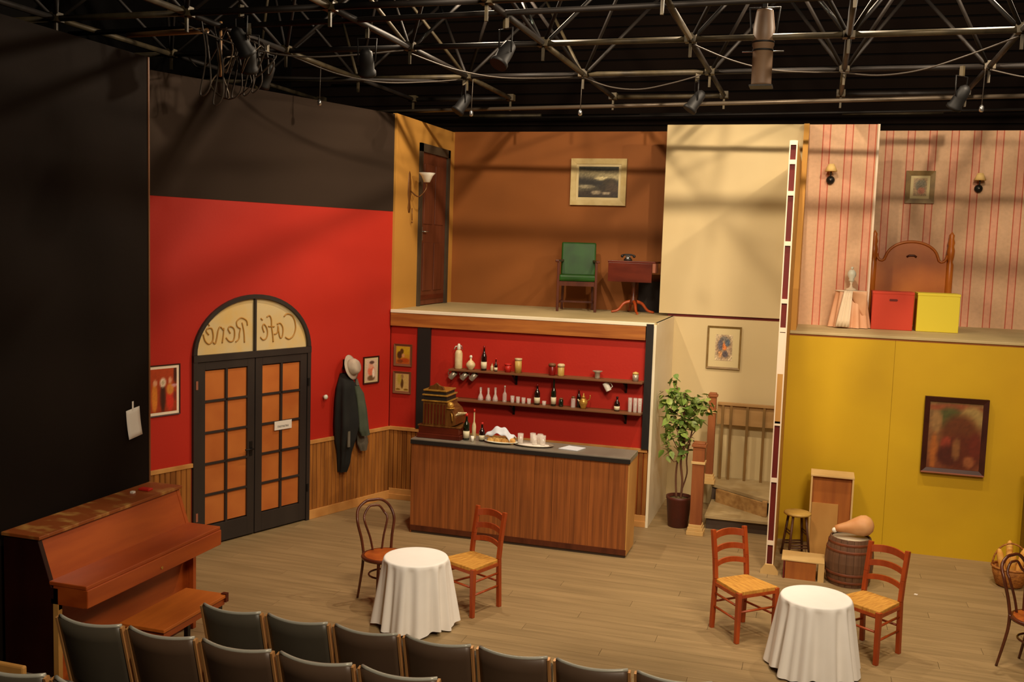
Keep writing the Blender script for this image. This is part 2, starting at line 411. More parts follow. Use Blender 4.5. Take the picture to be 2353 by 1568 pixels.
# upper deck
dk = sempty('upper_deck')
build('deck_floor', M().box(-5.12, -1.76, 11.58, 13.7, 2.40, 2.44), 'deck_paint', dk)
build('fascia_board', M().box(-5.12, -1.88, 11.55, 11.59, 2.235, 2.40), 'fascia_wood', dk, .004)
build('nosing', M().box(-5.12, -1.78, 11.545, 11.60, 2.402, 2.442), 'pale_cream', dk, .004)
# orange upstairs room
wlu = sempty('wall_left_upper')
build('wall_panel', M().box(-5.15, -5.10, 11.58, 12.33, 2.44, 4.88).box(-5.15, -5.10, 12.33, 13.7, 4.60, 4.88).box(-5.15, -5.10, 13.42, 13.7, 2.44, 4.60), 'ochre_paint', wlu)
struct('wall_back_upper', M().box(-5.12, -1.3, 13.65, 13.7, 2.44, 4.89), 'orange_paint')
# cream centre
struct('wall_return', M().box(-1.785, -1.755, 11.66, 13.05, 0, 2.44), 'pale_cream')
struct('wall_centre', M().box(-1.785, -.3, 13.05, 13.1, 0, 2.445), 'cream_paint')
struct('wall_centre_upper', M().box(-1.955, -.205, 13.02, 13.07, 2.475, 4.9), 'cream_paint')
struct('seam_shade', M().box(-1.84, -.33, 13.045, 13.07, 2.44, 2.475), 'maroon')  # dark strip painting the shade under the upper flat's edge
# edge-on framed flat between stairs and yellow room
df = sempty('wall_divider', (-.018, 0, 0))
build('skin', M().box(-.322, -.311, 10.4, 13.02, 0, 4.42), 'flat_white', df)
build('skin', M().box(-.256, -.245, 10.404, 13.02, 0, 4.42), 'ochre_paint', df)
build('skin_edge', M().box(-.257, -.244, 10.398, 10.404, 0, 4.42), 'flat_white', df)
build('stud', M().box(-.311, -.256, 10.42, 10.46, 0, 4.42), 'maroon', df)
for z in (.32, .98, 1.57, 2.53, 2.82, 3.4, 3.9, 4.21, 4.4):
    build('block', M().box(-.311, -.256, 10.4, 10.425, z - .022, z + .022), 'flat_white', df)
build('block', M().box(-.311, -.256, 10.4, 10.425, 2.08, 2.5), 'flat_white', df)
build('block', M().box(-.311, -.256, 10.4, 10.427, 1.57, 2.08), 'light_wood', df)
build('foot', M().prism([(-.37, .0), (-.37, .03), (-.325, .10), (-.245, .10), (-.19, .03), (-.19, 0)], 10.36, 10.40), 'crate_wood', df)
# yellow room below, in panels
wy = sempty('wall_right')
for x0, x1 in ((-.262, .868), (.873, 2.30)): build('wall_panel', M().box(x0, x1, 11.745, 11.754, 0, 2.375), 'yellow_paint', wy)
build('backing', M().box(-.262, 2.30, 11.755, 11.81, 0, 2.37), 'yellow_paint', wy)
struct('wall_right_return', M().box(2.30, 2.35, 10.6, 11.8, 0, 2.375), 'yellow_paint')
pf = sempty('upper_platform')
build('platform_floor', M().box(-.262, 3.6, 11.78, 14.2, 2.385, 2.42), 'deck_paint', pf)
build('nosing', M().box(-.262, 3.6, 11.745, 11.785, 2.395, 2.425), 'deck_paint', pf, .004)
build('shadow_board', M().box(-.262, 3.6, 11.765, 11.8, 2.375, 2.395), 'fascia_wood', pf)
struct('wall_right_upper', M().box(-.2, .60, 13.05, 13.1, 2.42, 4.9), 'wallpaper')
struct('trim_6', M().box(.60, .625, 13.03, 13.12, 2.42, 4.9), 'flat_white')
struct('wall_right_upper_far', M().box(.55, 3.6, 14.15, 14.2, 2.42, 4.95), 'wallpaper')
struct('trim_7', M().box(-.262, -.2, 11.95, 13.05, 2.42, 2.9).prism([(12.0, 2.9), (13.05, 2.9), (13.05, 4.9), (12.95, 4.9)], -.262, -.2, axis='x'), 'ochre_paint')

# ------------------------------------------------------------------ door_1: arched double door with fanlight
D1 = sempty('door_1', onred(2.155, 0), RZL)
fr = M()
no = 28
def archp(hw, h, z, a): return (hw * math.cos(a), z + h * math.sin(a))
for i in range(no):
    a0, a1 = PI * i / no, PI * (i + 1) / no
    o0, o1 = archp(.80, .635, 2.04, a0), archp(.80, .635, 2.04, a1); i0, i1 = archp(.755, .575, 2.055, a0), archp(.755, .575, 2.055, a1)
    q = [o0, o1, i1, i0]
    fr.add([(x, -.035, z) for x, z in q] + [(x, .05, z) for x, z in q], [(0, 1, 2, 3), (0, 4, 5, 1), (2, 6, 7, 3)])
fr.box(-.80, -.75, -.035, .05, 0, 2.06); fr.box(.75, .80, -.035, .05, 0, 2.06); fr.box(-.8, .8, -.04, .05, 1.985, 2.055)
build('door_frame', fr, 'door_black', D1)
fan = M().box(-.012, .012, -.03, .03, 2.05, 2.62)
fn = build('fanlight', fan, 'door_black', D1)
for sg in (-1, 1):
    poly = [(sg * .012, 2.05)] + [(sg * .76 * math.cos(a), 2.05 + .585 * math.sin(a)) for a in [PI / 2 * i / 14 for i in range(14)]] + [(sg * .012, 2.635)]
    build('pane', M().prism(poly, .0, .008), 'fan_pane', fn)
STROKES = [[(1.740,2.414),(1.694,2.445),(1.623,2.421),(1.579,2.352),(1.570,2.266),(1.604,2.188),(1.667,2.158),(1.718,2.182)],[(1.839,2.333),(1.794,2.343),(1.754,2.287),(1.761,2.197),(1.792,2.180),(1.812,2.242),(1.824,2.315),(1.831,2.243),(1.876,2.221)],[(1.984,2.417),(1.947,2.434),(1.920,2.391),(1.915,2.307),(1.899,2.222),(1.891,2.138)],[(1.961,2.315),(1.877,2.308)],[(2.020,2.252),(2.043,2.313),(2.021,2.342),(1.983,2.298),(1.971,2.238),(1.989,2.185),(2.034,2.170),(2.071,2.202)],[(2.066,2.409),(2.043,2.387)],[(2.319,2.373),(2.294,2.267),(2.286,2.155)],[(2.248,2.340),(2.262,2.393),(2.334,2.425),(2.390,2.387),(2.383,2.335),(2.344,2.310)],[(2.340,2.310),(2.354,2.258),(2.361,2.200),(2.403,2.168)],[(2.474,2.264),(2.502,2.312),(2.474,2.339),(2.425,2.308),(2.418,2.233),(2.438,2.182),(2.487,2.179),(2.529,2.221)],[(2.557,2.326),(2.564,2.246),(2.577,2.167)],[(2.564,2.303),(2.605,2.340),(2.632,2.295),(2.645,2.228),(2.666,2.167),(2.693,2.180)],[(2.747,2.262),(2.780,2.303),(2.760,2.330),(2.713,2.328),(2.693,2.265),(2.699,2.197),(2.746,2.166),(2.793,2.202),(2.816,2.271)],[(2.760,2.386),(2.740,2.357)]]
LET = [[0], [1], [2, 3], [4, 5], [6, 7, 8], [9], [10, 11], [12, 13]]
for grp in LET:
    mb = M()
    for k in grp: mb.tube([(2.155 - p.x, -.004, p.y) for p in spline([(a, b_, 0) for a, b_ in STROKES[k]], 5)], .008, 6)
    build('letter', mb, 'gold_paint', fn)
def leaf(sg):
    x0, x1 = (-.745, -.006) if sg < 0 else (.006, .745)
    zt, zb = 1.895, .225
    px0, px1 = x0 + .095, x1 - .095
    mb = M().box(x0, px0, -.025, .02, .02, 1.98).box(px1, x1, -.025, .02, .02, 1.98).box(px0, px1, -.025, .02, .02, zb).box(px0, px1, -.025, .02, zt, 1.98)
    lf = build('door_leaf', mb, 'door_black', D1, .003)
    mid = (px0 + px1) / 2
    build('muntin', M().box(mid - .014, mid + .014, -.022, .015, zb, zt), 'door_black', lf)
    n = 5; h = (zt - zb) / n
    for i in range(1, n): build('muntin', M().box(px0, px1, -.022, .015, zb + i * h - .012, zb + i * h + .012), 'door_black', lf)
    for i in range(n):
        for a, c in ((px0, mid - .014), (mid + .014, px1)):
            build('pane', M().box(a + .001, c - .001, -.002, .003, zb + i * h + .012, zb + (i + 1) * h - .012), 'door_pane', lf)
    if sg < 0: build('door_handle', M().tube([(x1 - .05, -.03, .98), (x1 - .05, -.075, .98), (x1 - .16, -.075, .985)], .009, 6).box(x1 - .07, x1 - .03, -.03, -.024, .9, 1.06), 'black_metal', lf)
    for z in ((.3, 1.7) if sg < 0 else (.35, 1.6)):
        build('hinge', M().box(x0 - .03 if sg < 0 else x1 + .005, x0 - .005 if sg < 0 else x1 + .03, -.042, -.03, z, z + .09), 'frame_edge' if sg < 0 else 'black_metal', lf)
leaf(-1); leaf(1)

# door_2: upstairs brown door in the ochre side wall (faces +x)
D2 = sempty('door_2', (-5.10, 12.875, 2.44), PI / 2)
build('door_frame', M().box(-.545, -.465, -.03, .05, 0, 2.16).box(.465, .545, -.03, .05, 0, 2.16).box(-.545, .545, -.03, .05, 2.05, 2.16), 'grey_frame', D2)
lf = build('door_leaf', M().box(-.465, .465, .0, .03, 0.01, 2.05), 'brown_door', D2)
for x0, x1, z0, z1 in ((-.36, -.04, 1.1, 1.9), (.04, .36, 1.1, 1.9), (-.36, -.04, .2, .85), (.04, .36, .2, .85)):
    build('door_panel', M().box(x0, x1, -.012, .0, z0, z1), 'brown_door', lf, .008)
build('bottom_rail', M().box(-.44, .44, -.008, 0, .08, .14), 'mahogany', lf)
build('door_handle', M().tube([(-.4, 0, 1.0), (-.4, -.05, 1.0), (-.28, -.05, 1.0)], .01, 6).box(-.425, -.375, -.006, 0, .88, 1.06), 'chrome', lf)

# ------------------------------------------------------------------ pictures
def mix(a, b_, t): return tuple(a[i] + (b_[i] - a[i]) * t for i in range(3))
def art(name, wd, ht, y, base, blobs, parent, nx=22, nz=28, noise=.0):
    mb = M(); cols = []
    rnd = random.Random(len(blobs) * 7 + int(wd * 1000))
    for j in range(nz + 1):
        for i in range(nx + 1):
            u, v = i / nx, j / nz
            c = base(u, v) if callable(base) else base
            for cx, cy, rx, ry, cc in blobs:
                d = ((u - cx) / rx) ** 2 + ((v - cy) / ry) ** 2
                if d < 1.6: c = mix(c, cc, 1 if d < .7 else (1.6 - d) / .9)
            k = 1 + noise * (rnd.random() - .5)
            cols.append(lin(tuple(max(0, min(255, q * k)) for q in c)))
    vs = [((i / nx - .5) * wd, y, (j / nz - .5) * ht) for j in range(nz + 1) for i in range(nx + 1)]
    fs = [(j * (nx + 1) + i, j * (nx + 1) + i + 1, (j + 1) * (nx + 1) + i + 1, (j + 1) * (nx + 1) + i) for j in range(nz) for i in range(nx)]
    mb.add(vs, fs)
    o = build(name, mb, 'print', parent)
    at = o.data.color_attributes.new('Col', 'FLOAT_COLOR', 'POINT')
    for i, c in enumerate(cols): at.data[i].color = c
    return o
def picture(label, loc, rz, wd, ht, fw, fm, base, blobs, mw=0, mm='mat_board', dep=.03, edge=None, noise=.1, name='framed_picture', cat='picture', group=None, tilt=0, nx=22, nz=28, inner=0):
    t = thing(name, label, cat, loc, rz, group)
    if tilt: t.rotation_euler = (0, tilt, rz)
    W, H = wd / 2, ht / 2
    mb = M()
    for (ax, az, bx, bz) in ((-W, -H, W, -H), (W, -H, W, H), (W, H, -W, H), (-W, H, -W, -H)):
        s = lambda x, z: (x - math.copysign(fw, x), z - math.copysign(fw, z))
        (cx, cz), (dx, dz_) = s(bx, bz), s(ax, az)
        q = [(ax, az), (bx, bz), (cx, cz), (dx, dz_)]
        mb.add([(q[0][0], -dep, q[0][1]), (q[1][0], -dep, q[1][1]), (q[2][0], -dep * .7, q[2][1]), (q[3][0], -dep * .7, q[3][1]),
                (q[0][0], -.002, q[0][1]), (q[1][0], -.002, q[1][1]), (q[2][0], -.002, q[2][1]), (q[3][0], -.002, q[3][1])],
               [(0, 1, 2, 3), (0, 4, 5, 1), (2, 6, 7, 3), (7, 6, 5, 4)])
    build('frame', mb, fm, t)
    if mw: build('mat', M().box(-W + fw, W - fw, -dep * .4, -.002, -H + fw, H - fw), mm, t)
    k = fw + mw
    if inner: build('inner_frame', M().box(-W + k - inner, W - k + inner, -dep * .45, -.002, -H + k - inner, H - k + inner), edge, t)
    elif edge:
        build('frame_edge', M().box(-W + .004, W - .004, -dep - .004, -dep + .002, -H, -H + .015), edge, t)
    art('print', wd - 2 * k, ht - 2 * k, -dep * .5, base, blobs, t, nx, nz, noise)
    return t
picture('framed poster of figures in orange and red dresses around a bright face', onred(3.30, 1.73, .002), RZL, .40, .52, .012, 'frame_dark',
        lambda u, v: mix((150, 50, 20), (190, 74, 30), v * .6), [(.2, .35, .1, .32, (206, 120, 40)), (.5, .35, .09, .34, (64, 30, 18)), (.5, .68, .1, .1, (224, 200, 170)), (.5, .68, .04, .05, (170, 150, 110)),
        (.76, .28, .13, .24, (200, 50, 30)), (.76, .52, .12, .12, (206, 130, 50)), (.76, .72, .06, .07, (220, 150, 110)), (.92, .6, .1, .03, (210, 150, 150)), (.93, .35, .06, .1, (120, 40, 30)), (.22, .68, .07, .07, (216, 150, 110)), (.95, .85, .06, .2, (70, 30, 20))],
        mw=.028, mm='flat_white', dep=.015, name='framed_poster', cat='poster')
picture('small portrait picture in dark frame, right of the hanging coat', onred(.345, 1.695, .002), RZL, .27, .34, .016, 'frame_dark', (206, 176, 150),
        [(.5, .45, .28, .22, (210, 110, 80)), (.45, .7, .18, .13, (214, 150, 120)), (.5, .12, .3, .12, (110, 80, 50)), (.55, .85, .2, .07, (90, 60, 50)), (.7, .35, .1, .2, (230, 210, 190))], mw=.02, dep=.02)
picture('yellow picture with dark seated shape, upper of the pair on red wall', (-4.955, 11.598, 1.865), 0, .245, .28, .017, 'frame_brown',
        lambda u, v: mix((176, 84, 30), (190, 150, 30), min(1, v * 1.6)), [(.25, .5, .16, .2, (78, 44, 14)), (.42, .72, .12, .14, (84, 50, 14)), (.65, .2, .3, .12, (170, 66, 12)), (.3, .15, .2, .1, (130, 60, 20)), (.52, .48, .1, .1, (200, 140, 90))], mw=.012, mm='frame_edge', dep=.022)
picture('tan picture with one dark upright figure, lower of the pair on red wall', (-4.96, 11.598, 1.515), 0, .24, .28, .017, 'frame_brown',
        (190, 156, 90), [(.5, .45, .1, .26, (84, 52, 16)), (.5, .85, .1, .12, (150, 110, 70)), (.3, .7, .14, .3, (176, 150, 60)), (.2, .1, .16, .05, (120, 84, 20)), (.8, .1, .16, .05, (120, 84, 20))], mw=.012, mm='frame_edge', dep=.022)
def sea(u, v):
    s = math.sin(v * 9 + u * 1.2) * .5 + .5
    return mix((44, 40, 34), (170, 156, 112), max(0, min(1, s * (1.2 - abs(v - .62) * 2.2))))
picture('seascape in a wide pale gilt frame on the orange upstairs wall', (-2.965, 13.648, 4.20), 0, .78, .64, .075, 'cream_frame', sea,
        [(.5, .95, .5, .08, (60, 62, 54)), (.62, .62, .2, .05, (200, 186, 136)), (.2, .35, .2, .05, (150, 140, 110)), (.62, .32, .1, .1, (50, 42, 30)), (.78, .5, .16, .12, (58, 48, 30)), (.85, .25, .16, .2, (70, 56, 40)), (.5, .12, .5, .1, (56, 46, 36)), (.45, .16, .12, .06, (150, 136, 110)), (.7, .14, .1, .04, (150, 136, 110))],
        mw=.035, mm='mat_board', dep=.04, noise=.3, nx=30, nz=26)
picture('colourful small print in a pale double frame over the stair landing', (-1.1, 13.048, 2.065), 0, .43, .55, .022, 'olive_gilt', (196, 176, 140),
        [(.5, .5, .45, .45, (150, 124, 96)), (.3, .6, .14, .2, (96, 90, 96)), (.55, .55, .12, .14, (206, 120, 60)), (.7, .7, .14, .14, (90, 100, 110)), (.6, .25, .16, .12, (90, 80, 84)), (.3, .25, .1, .12, (190, 140, 90)), (.5, .85, .2, .08, (110, 104, 96)), (.8, .4, .1, .14, (180, 150, 120))],
        mw=.085, dep=.03, noise=.5, edge=None)
picture('small print in an olive gilt frame on striped wallpaper above the headboard', (1.215, 14.148, 4.22), 0, .355, .42, .06, 'olive_gilt', (170, 140, 100),
        [(.4, .6, .25, .25, (120, 110, 86)), (.6, .3, .25, .18, (190, 120, 90)), (.7, .7, .2, .2, (140, 130, 104))], mw=.035, mm='mat_board', dep=.03, noise=.4)
picture('dark murky portrait painting in a mahogany frame on the yellow wall', (1.535, 11.735, 1.37), 0, .645, .845, .055, 'frame_dark',
        lambda u, v: mix((110, 56, 30), (124, 96, 56), v), [(.5, .92, .6, .05, (130, 66, 36)), (.4, .75, .26, .16, (74, 74, 34)), (.8, .78, .22, .16, (150, 124, 70)), (.15, .7, .1, .16, (140, 104, 60)), (.6, .5, .34, .3, (92, 46, 18)), (.65, .25, .4, .25, (86, 34, 14)), (.12, .25, .07, .25, (156, 88, 34)), (.35, .38, .09, .1, (130, 50, 30)), (.9, .35, .12, .2, (96, 34, 18)), (.4, .2, .2, .14, (72, 26, 14)), (.8, .12, .1, .08, (140, 80, 44)), (.55, .3, .07, .16, (120, 76, 40))],
        dep=.05, edge='frame_edge', noise=.15, tilt=0)
# papers
t = thing('paper_sheet', 'white paper sheet taped to the black side wall', 'paper', (-5.357, 6.89, 1.72), PI / 2)
build('sheet', M().grid(lambda u, v: ((u - .5) * .17 + (1 - v) * .012, -.002 - .02 * (1 - v) ** 2, (v - .5) * .24 + u * .02), 4, 6), 'paper', t, 0, .0008)
build('tape', M().box(-.012, .008, -.004, -.002, .11, .19), 'paper', t)
t = thing('door_notice', 'small white notice taped to the right-hand door leaf', 'notice', onred(1.755, 1.185, .024), RZL)
build('sheet', M().box(-.125, .125, -.002, 0, -.05, .05), 'paper', t)
mk = M(); xx = -.08
for i in range(9):
    wd = .011 if i % 3 else .014
    mk.box(xx, xx + .0025, -.0032, -.002, -.025, -.002); mk.box(xx + wd - .0025, xx + wd, -.0032, -.002, -.025, -.002)
    mk.box(xx, xx + wd, -.0032, -.002, (-.005, -.016, -.025)[i % 3], (-.002, -.013, -.022)[i % 3]); xx += wd + .006
build('lettering', mk, 'black_trim', t)
t = thing('coat_peg', 'small white peg on the red wall left of the coat', 'peg', onred(1.13, 1.44, .001), RZL)
build('peg_head', M().lathe([(.012, 0), (.012, .025), (.028, .035), (.03, .05), (.02, .062), (1e-5, .065)], 12, T=Matrix.Rotation(PI / 2, 4, 'X')), 'pot_white', t)

# ------------------------------------------------------------------ coat and hat
t = thing('coat_hook', 'dark wall hook holding the coat and hat', 'hook', onred(.80, 1.80, .001), RZL)
build('hook_plate', M().box(-.02, .02, -.01, 0, -.06, .06), 'black_metal', t)
build('hook_arm', M().tube([(0, -.01, 0), (0, -.09, .0), (0, -.11, .04)], .008, 6), 'black_metal', t)
ct = thing('hanging_coat', 'long dark coat with grey-green sleeve hanging on the red wall', 'coat', onred(.80, 1.68, .0), RZL)
prof = [(0, .05, .04), (.06, .09, .07), (.14, .13, .10), (.3, .15, .11), (.6, .155, .12), (.8, .13, .10), (.95, .09, .08), (1.1, .075, .07), (1.2, .06, .05)]
def cf(off, wk, z0, prof, ph, y0, fold=.015, dx=0):
    def fn(u, v):
        k = v * (len(prof) - 1); i = min(int(k), len(prof) - 2); f = k - i
        d, a, b_ = [prof[i][q] + (prof[i + 1][q] - prof[i][q]) * f for q in range(3)]
        th = 2 * PI * u; r = 1 + .2 * math.sin(5 * th + ph + v * 2) * min(1, v * 2)
        return (off + dx * v + a * wk * math.cos(th) * r, -y0 - b_ + b_ * .9 * math.sin(th) * r, z0 - d)
    return fn
build('coat_body', M().grid(cf(-.05, 1, 0.02, prof, 0, .01), 36, 28, closed=True), 'coat_black', ct)
sp = [(0, .03, .03), (.1, .055, .045), (.3, .06, .05), (.55, .06, .05), (.62, .05, .045)]
build('sleeve', M().grid(cf(.02, 1.25, -.12, sp, 1, .17, dx=.14), 20, 16, closed=True), 'coat_green', ct)
lp = [(0, .02, .02), (.2, .05, .04), (.6, .075, .05), (.8, .09, .05), (.9, .05, .04)]
build('lining', M().grid(cf(.14, .9, -.06, lp, 2, .05, dx=.12), 20, 16, closed=True), 'coat_grey', ct)
build('pocket_flap', M().box(-.12, -.085, -.215, -.2, -.85, -.66), 'coat_grey', ct)
ht = thing('felt_hat', 'pale grey rounded hat hung above the dark coat', 'hat', onred(.78, 1.77, .10), RZL)
T = Matrix.Rotation(math.radians(72), 4, 'X') @ Matrix.Rotation(.3, 4, 'Y')
build('brim', M().lathe([(.06, 0), (.13, -.012), (.155, .006), (.13, .0), (.085, .012)], 24, T=T), 'hat_felt', ht)
build('crown', M().lathe([(.095, 0), (.1, .03), (.095, .07), (.07, .1), (1e-5, .105)], 24, T=T), 'hat_felt', ht)

# ------------------------------------------------------------------ piano and bench
pn = thing('upright_piano', 'reddish brown upright piano with worn top against the black wall', 'piano', (-5.30, 5.44, 0))
L = 1.59
side = [(0, 0), (0, 1.18), (.29, 1.18), (.40, .86), (.46, .86), (.46, .70), (.42, .70), (.42, .0)]
for y0 in (0, L - .04): build('side_panel', M().prism(side, y0, y0 + .04), 'piano_dark' if y0 == 0 else 'piano_wood', pn, .004)  # near end panel has its shade put into a darker wood colour
build('lid', M().box(-.01, .315, -.01, L + .01, 1.18, 1.205), 'piano_top', pn, .004)
build('upper_panel', M().prism([(.26, 1.18), (.285, 1.18), (.395, .86), (.36, .86)], .04, L - .04), 'piano_wood', pn)
build('fallboard', M().box(.38, .69, .0, L, .872, .9), 'piano_wood', pn, .006)
build('key_slip', M().box(.665, .70, .0, L, .745, .872), 'piano_wood', pn, .006)
build('key_bed', M().box(.40, .67, .0, L, .745, .78), 'piano_wood', pn)
for y0 in (0, L - .04): build('key_block', M().box(.42, .67, y0, y0 + .04, .78, .872), 'piano_wood', pn)
build('lower_panel', M().box(.36, .385, .04, L - .04, .1, .745), 'piano_wood', pn)
build('kick_board', M().box(.34, .40, .04, L - .04, .0, .1), 'mahogany', pn)
build('back_panel', M().box(.0, .02, .04, L - .04, .0, 1.18), 'mahogany', pn)
build('leg', M().box(.42, .46, -.005, .035, 0, .745), 'light_wood', pn)
build('leg', M().box(.42, .46, L - .045, L - .005, 0, .745), 'piano_wood', pn)
build('lock', M().lathe([(.012, 0), (.012, .004)], 10, T=Matrix.Translation((.702, .8, .79)) @ Matrix.Rotation(PI / 2, 4, 'Y')), 'brass', pn)
for x in (.5, .56, .62): pass
pd = build('pedal', M().box(.40, .47, .72, .75, .04, .055), 'brass', pn); inst(pd, (0, .1, 0), pn)
bn = thing('piano_bench', 'wooden piano bench with orange-brown top and black legs', 'bench', (-4.66, 5.83, 0))
build('seat', M().box(0, .38, 0, .8, .475, .5), 'bench_wood', bn, .004)
build('apron', M().box(.015, .365, .02, .78, .42, .475), 'piano_wood', bn)
build('stop_block', M().box(.34, .385, .77, .805, .44, .51), 'mahogany', bn)
for x in (.03, .32):
    for y in (.04, .73): build('leg', M().box(x, x + .035, y, y + .035, 0, .42), 'black_trim', bn)
t = thing('red_trinket', 'small red object lying on the piano lid', 'trinket', (-5.2, 6.78, 1.205))
build('body', M().box(0, .1, -.03, .03, 0, .02), 'tin_red', t, .006); build('tip', M().box(.0, .03, -.13, -.10, 0, .015), 'paper', t)

# ------------------------------------------------------------------ auditorium seats
ST = None
def seat(m):
    t = thing('auditorium_seat', '', 'seat', (0, 0, 0), 0, 'auditorium seats in the foreground')
    wd = .214
    def back(th):
        def fn(u, v):
            x = (u - .5) * 2 * wd; return (x, -.045 * (1 - (x / wd) ** 2) + .13 * (1 - v) - th + .02, .36 + .48 * v + .012 * (x / wd) ** 2)
        return fn
    build('backrest', M().grid(back(0), 12, 5), m, t, 0, .02)
    tr = [(x, -.045 * (1 - (x / wd) ** 2) + .018, .842 + .012 * (x / wd) ** 2) for x in [(-1 + i / 6) * wd for i in range(13)]]
    build('lit_rim', M().tube(tr, .011, 6), 'seat_rim_lit', t)  # pale rim: overhead light on the seat top put into its colour
    for sg in (-1, 1): build('side_rail', M().bar((sg * (wd + .010), .15, .3), (sg * (wd + .010), .01, .85), .014, .03), 'seat_metal', t)
    build('cushion', M().box(-.205, .205, .15, .23, .34, .74), 'seat_back', t, .02)
    for sg in (-1, 1): build('leg', M().box(sg * .232 - .012, sg * .232 + .012, .04, .26, 0, .04).box(sg * .232 - .01, sg * .232 + .01, .12, .2, .04, .42), 'black_metal', t)
    return t
s1, s2 = seat('seat_back'), seat('seat_back_warm')
ORD = ['leftmost', 'second from the left', 'third from the left', 'fourth from the left', 'fifth from the left', 'sixth from the left', 'seventh from the left', 'eighth from the left']
used = set()
def place(src, loc, lab):
    if src.name not in used: used.add(src.name); src.location = loc; src['label'] = lab
    else: dup(src, loc, 0, lab)
for k in range(7):
    place(s1 if k < 2 else s2, (-3.56 + .485 * k, 5.55, 0), 'grey-brown folding theatre seat, %s in the row nearest the stage' % ORD[k])
for k in range(5):
    place(s1 if k < 1 else s2, (-3.91 + .485 * k, 4.63, .2), 'dark-backed folding theatre seat with pale lit rim, %s in the second row' % ORD[k])
place(s1, (-3.51, 3.60, .4), 'folding theatre seat whose pale lit top rim just shows in the bottom left corner')
place(s1, (-3.025, 3.60, .4), 'folding theatre seat barely showing under the second row, beside the corner one')
t = thing('wooden_panel', 'tan wooden panel edge standing behind the corner seat, bottom left', 'panel', (-3.75, 3.76, .401))
build('board', M().box(-.2, .19, 0, .03, 0, .79), 'light_wood', t, .01)

# ------------------------------------------------------------------ cafe tables with cloths
def cafe_table(x, y, r, hem, lab, clab, ph, hz=.6):
    t = thing('cafe_table', lab, 'table', (x, y, 0), 0, 'cafe tables under white cloths')
    build('tabletop', M().lathe([(r - .01, hz - .03), (r, hz - .02), (r, hz - .008), (1e-5, hz - .008)], 32), 'table_wood', t)
    build('pedestal', M().lathe([(.05, .03), (.03, .1), (.025, .5), (.06, hz - .03)], 12), 'table_wood', t)
    for k in range(3):
        a = k * 2 * PI / 3
        build('foot', M().tube([(0, 0, .08), (.12 * math.cos(a), .12 * math.sin(a), .06), (.22 * math.cos(a), .22 * math.sin(a), .015)], .015, 6), 'table_wood', t)
    mb = M(); N = 192
    rows = [(r * q, 0, 0) for q in (.02, .4, .75, .95, 1.0)] + [(r + .008, .012, .02)] + [(None, q, 0) for q in (.04, .09, .16, .25, .36, .48, .6, .72, .84, .93, 1.0)]
    rr = random.Random(int(ph * 10)); offs = [rr.uniform(0, 2 * PI) for _ in range(4)]
    vs = []
    for R0, t_, _ in rows:
        for k in range(N):
            a = 2 * PI * k / N
            if R0 is not None: vs.append((R0 * math.cos(a), R0 * math.sin(a), hz - t_)); continue
            f = (math.cos(13 * a + offs[0] + .8 * math.sin(2 * a)) + .6 * math.cos(20 * a + offs[1] + .5 * math.sin(3 * a)) + .4 * math.cos(6 * a + offs[2]))
            f = math.copysign(abs(f) ** .8, f)
            amp = .003 + .021 * t_ ** .6
            R = r + .008 + (hem - r) * t_ ** 1.15 + amp * f + .02 * t_ * math.cos(4 * a + offs[3])
            z = hz - .012 - t_ * (hz - .012 - (.012 + .015 * (1 + math.cos(7 * a + offs[2]))))
            vs.append((R * math.cos(a), R * math.sin(a), z))
    fs = [(0 * N + k for k in range(N))]; fs = [tuple(range(N))]
    for i in range(len(rows) - 1):
        for k in range(N): fs.append((i * N + k, i * N + (k + 1) % N, (i + 1) * N + (k + 1) % N, (i + 1) * N + k))
    mb.add(vs, fs, True)
    c = build('tablecloth', mb, 'cloth_white', None); c.location = (x, y, .001)
    tag(c, clab, 'tablecloth')
cafe_table(-3.16, 7.77, .272, .335, 'small round table hidden under the cloth, nearer the piano', 'white floor-length cloth on the round table in front of the bar', 1.3)
cafe_table(.14, 8.06, .268, .345, 'small round table hidden under the cloth, nearer the barrel', 'white floor-length cloth on the round table at lower right', 2.9)

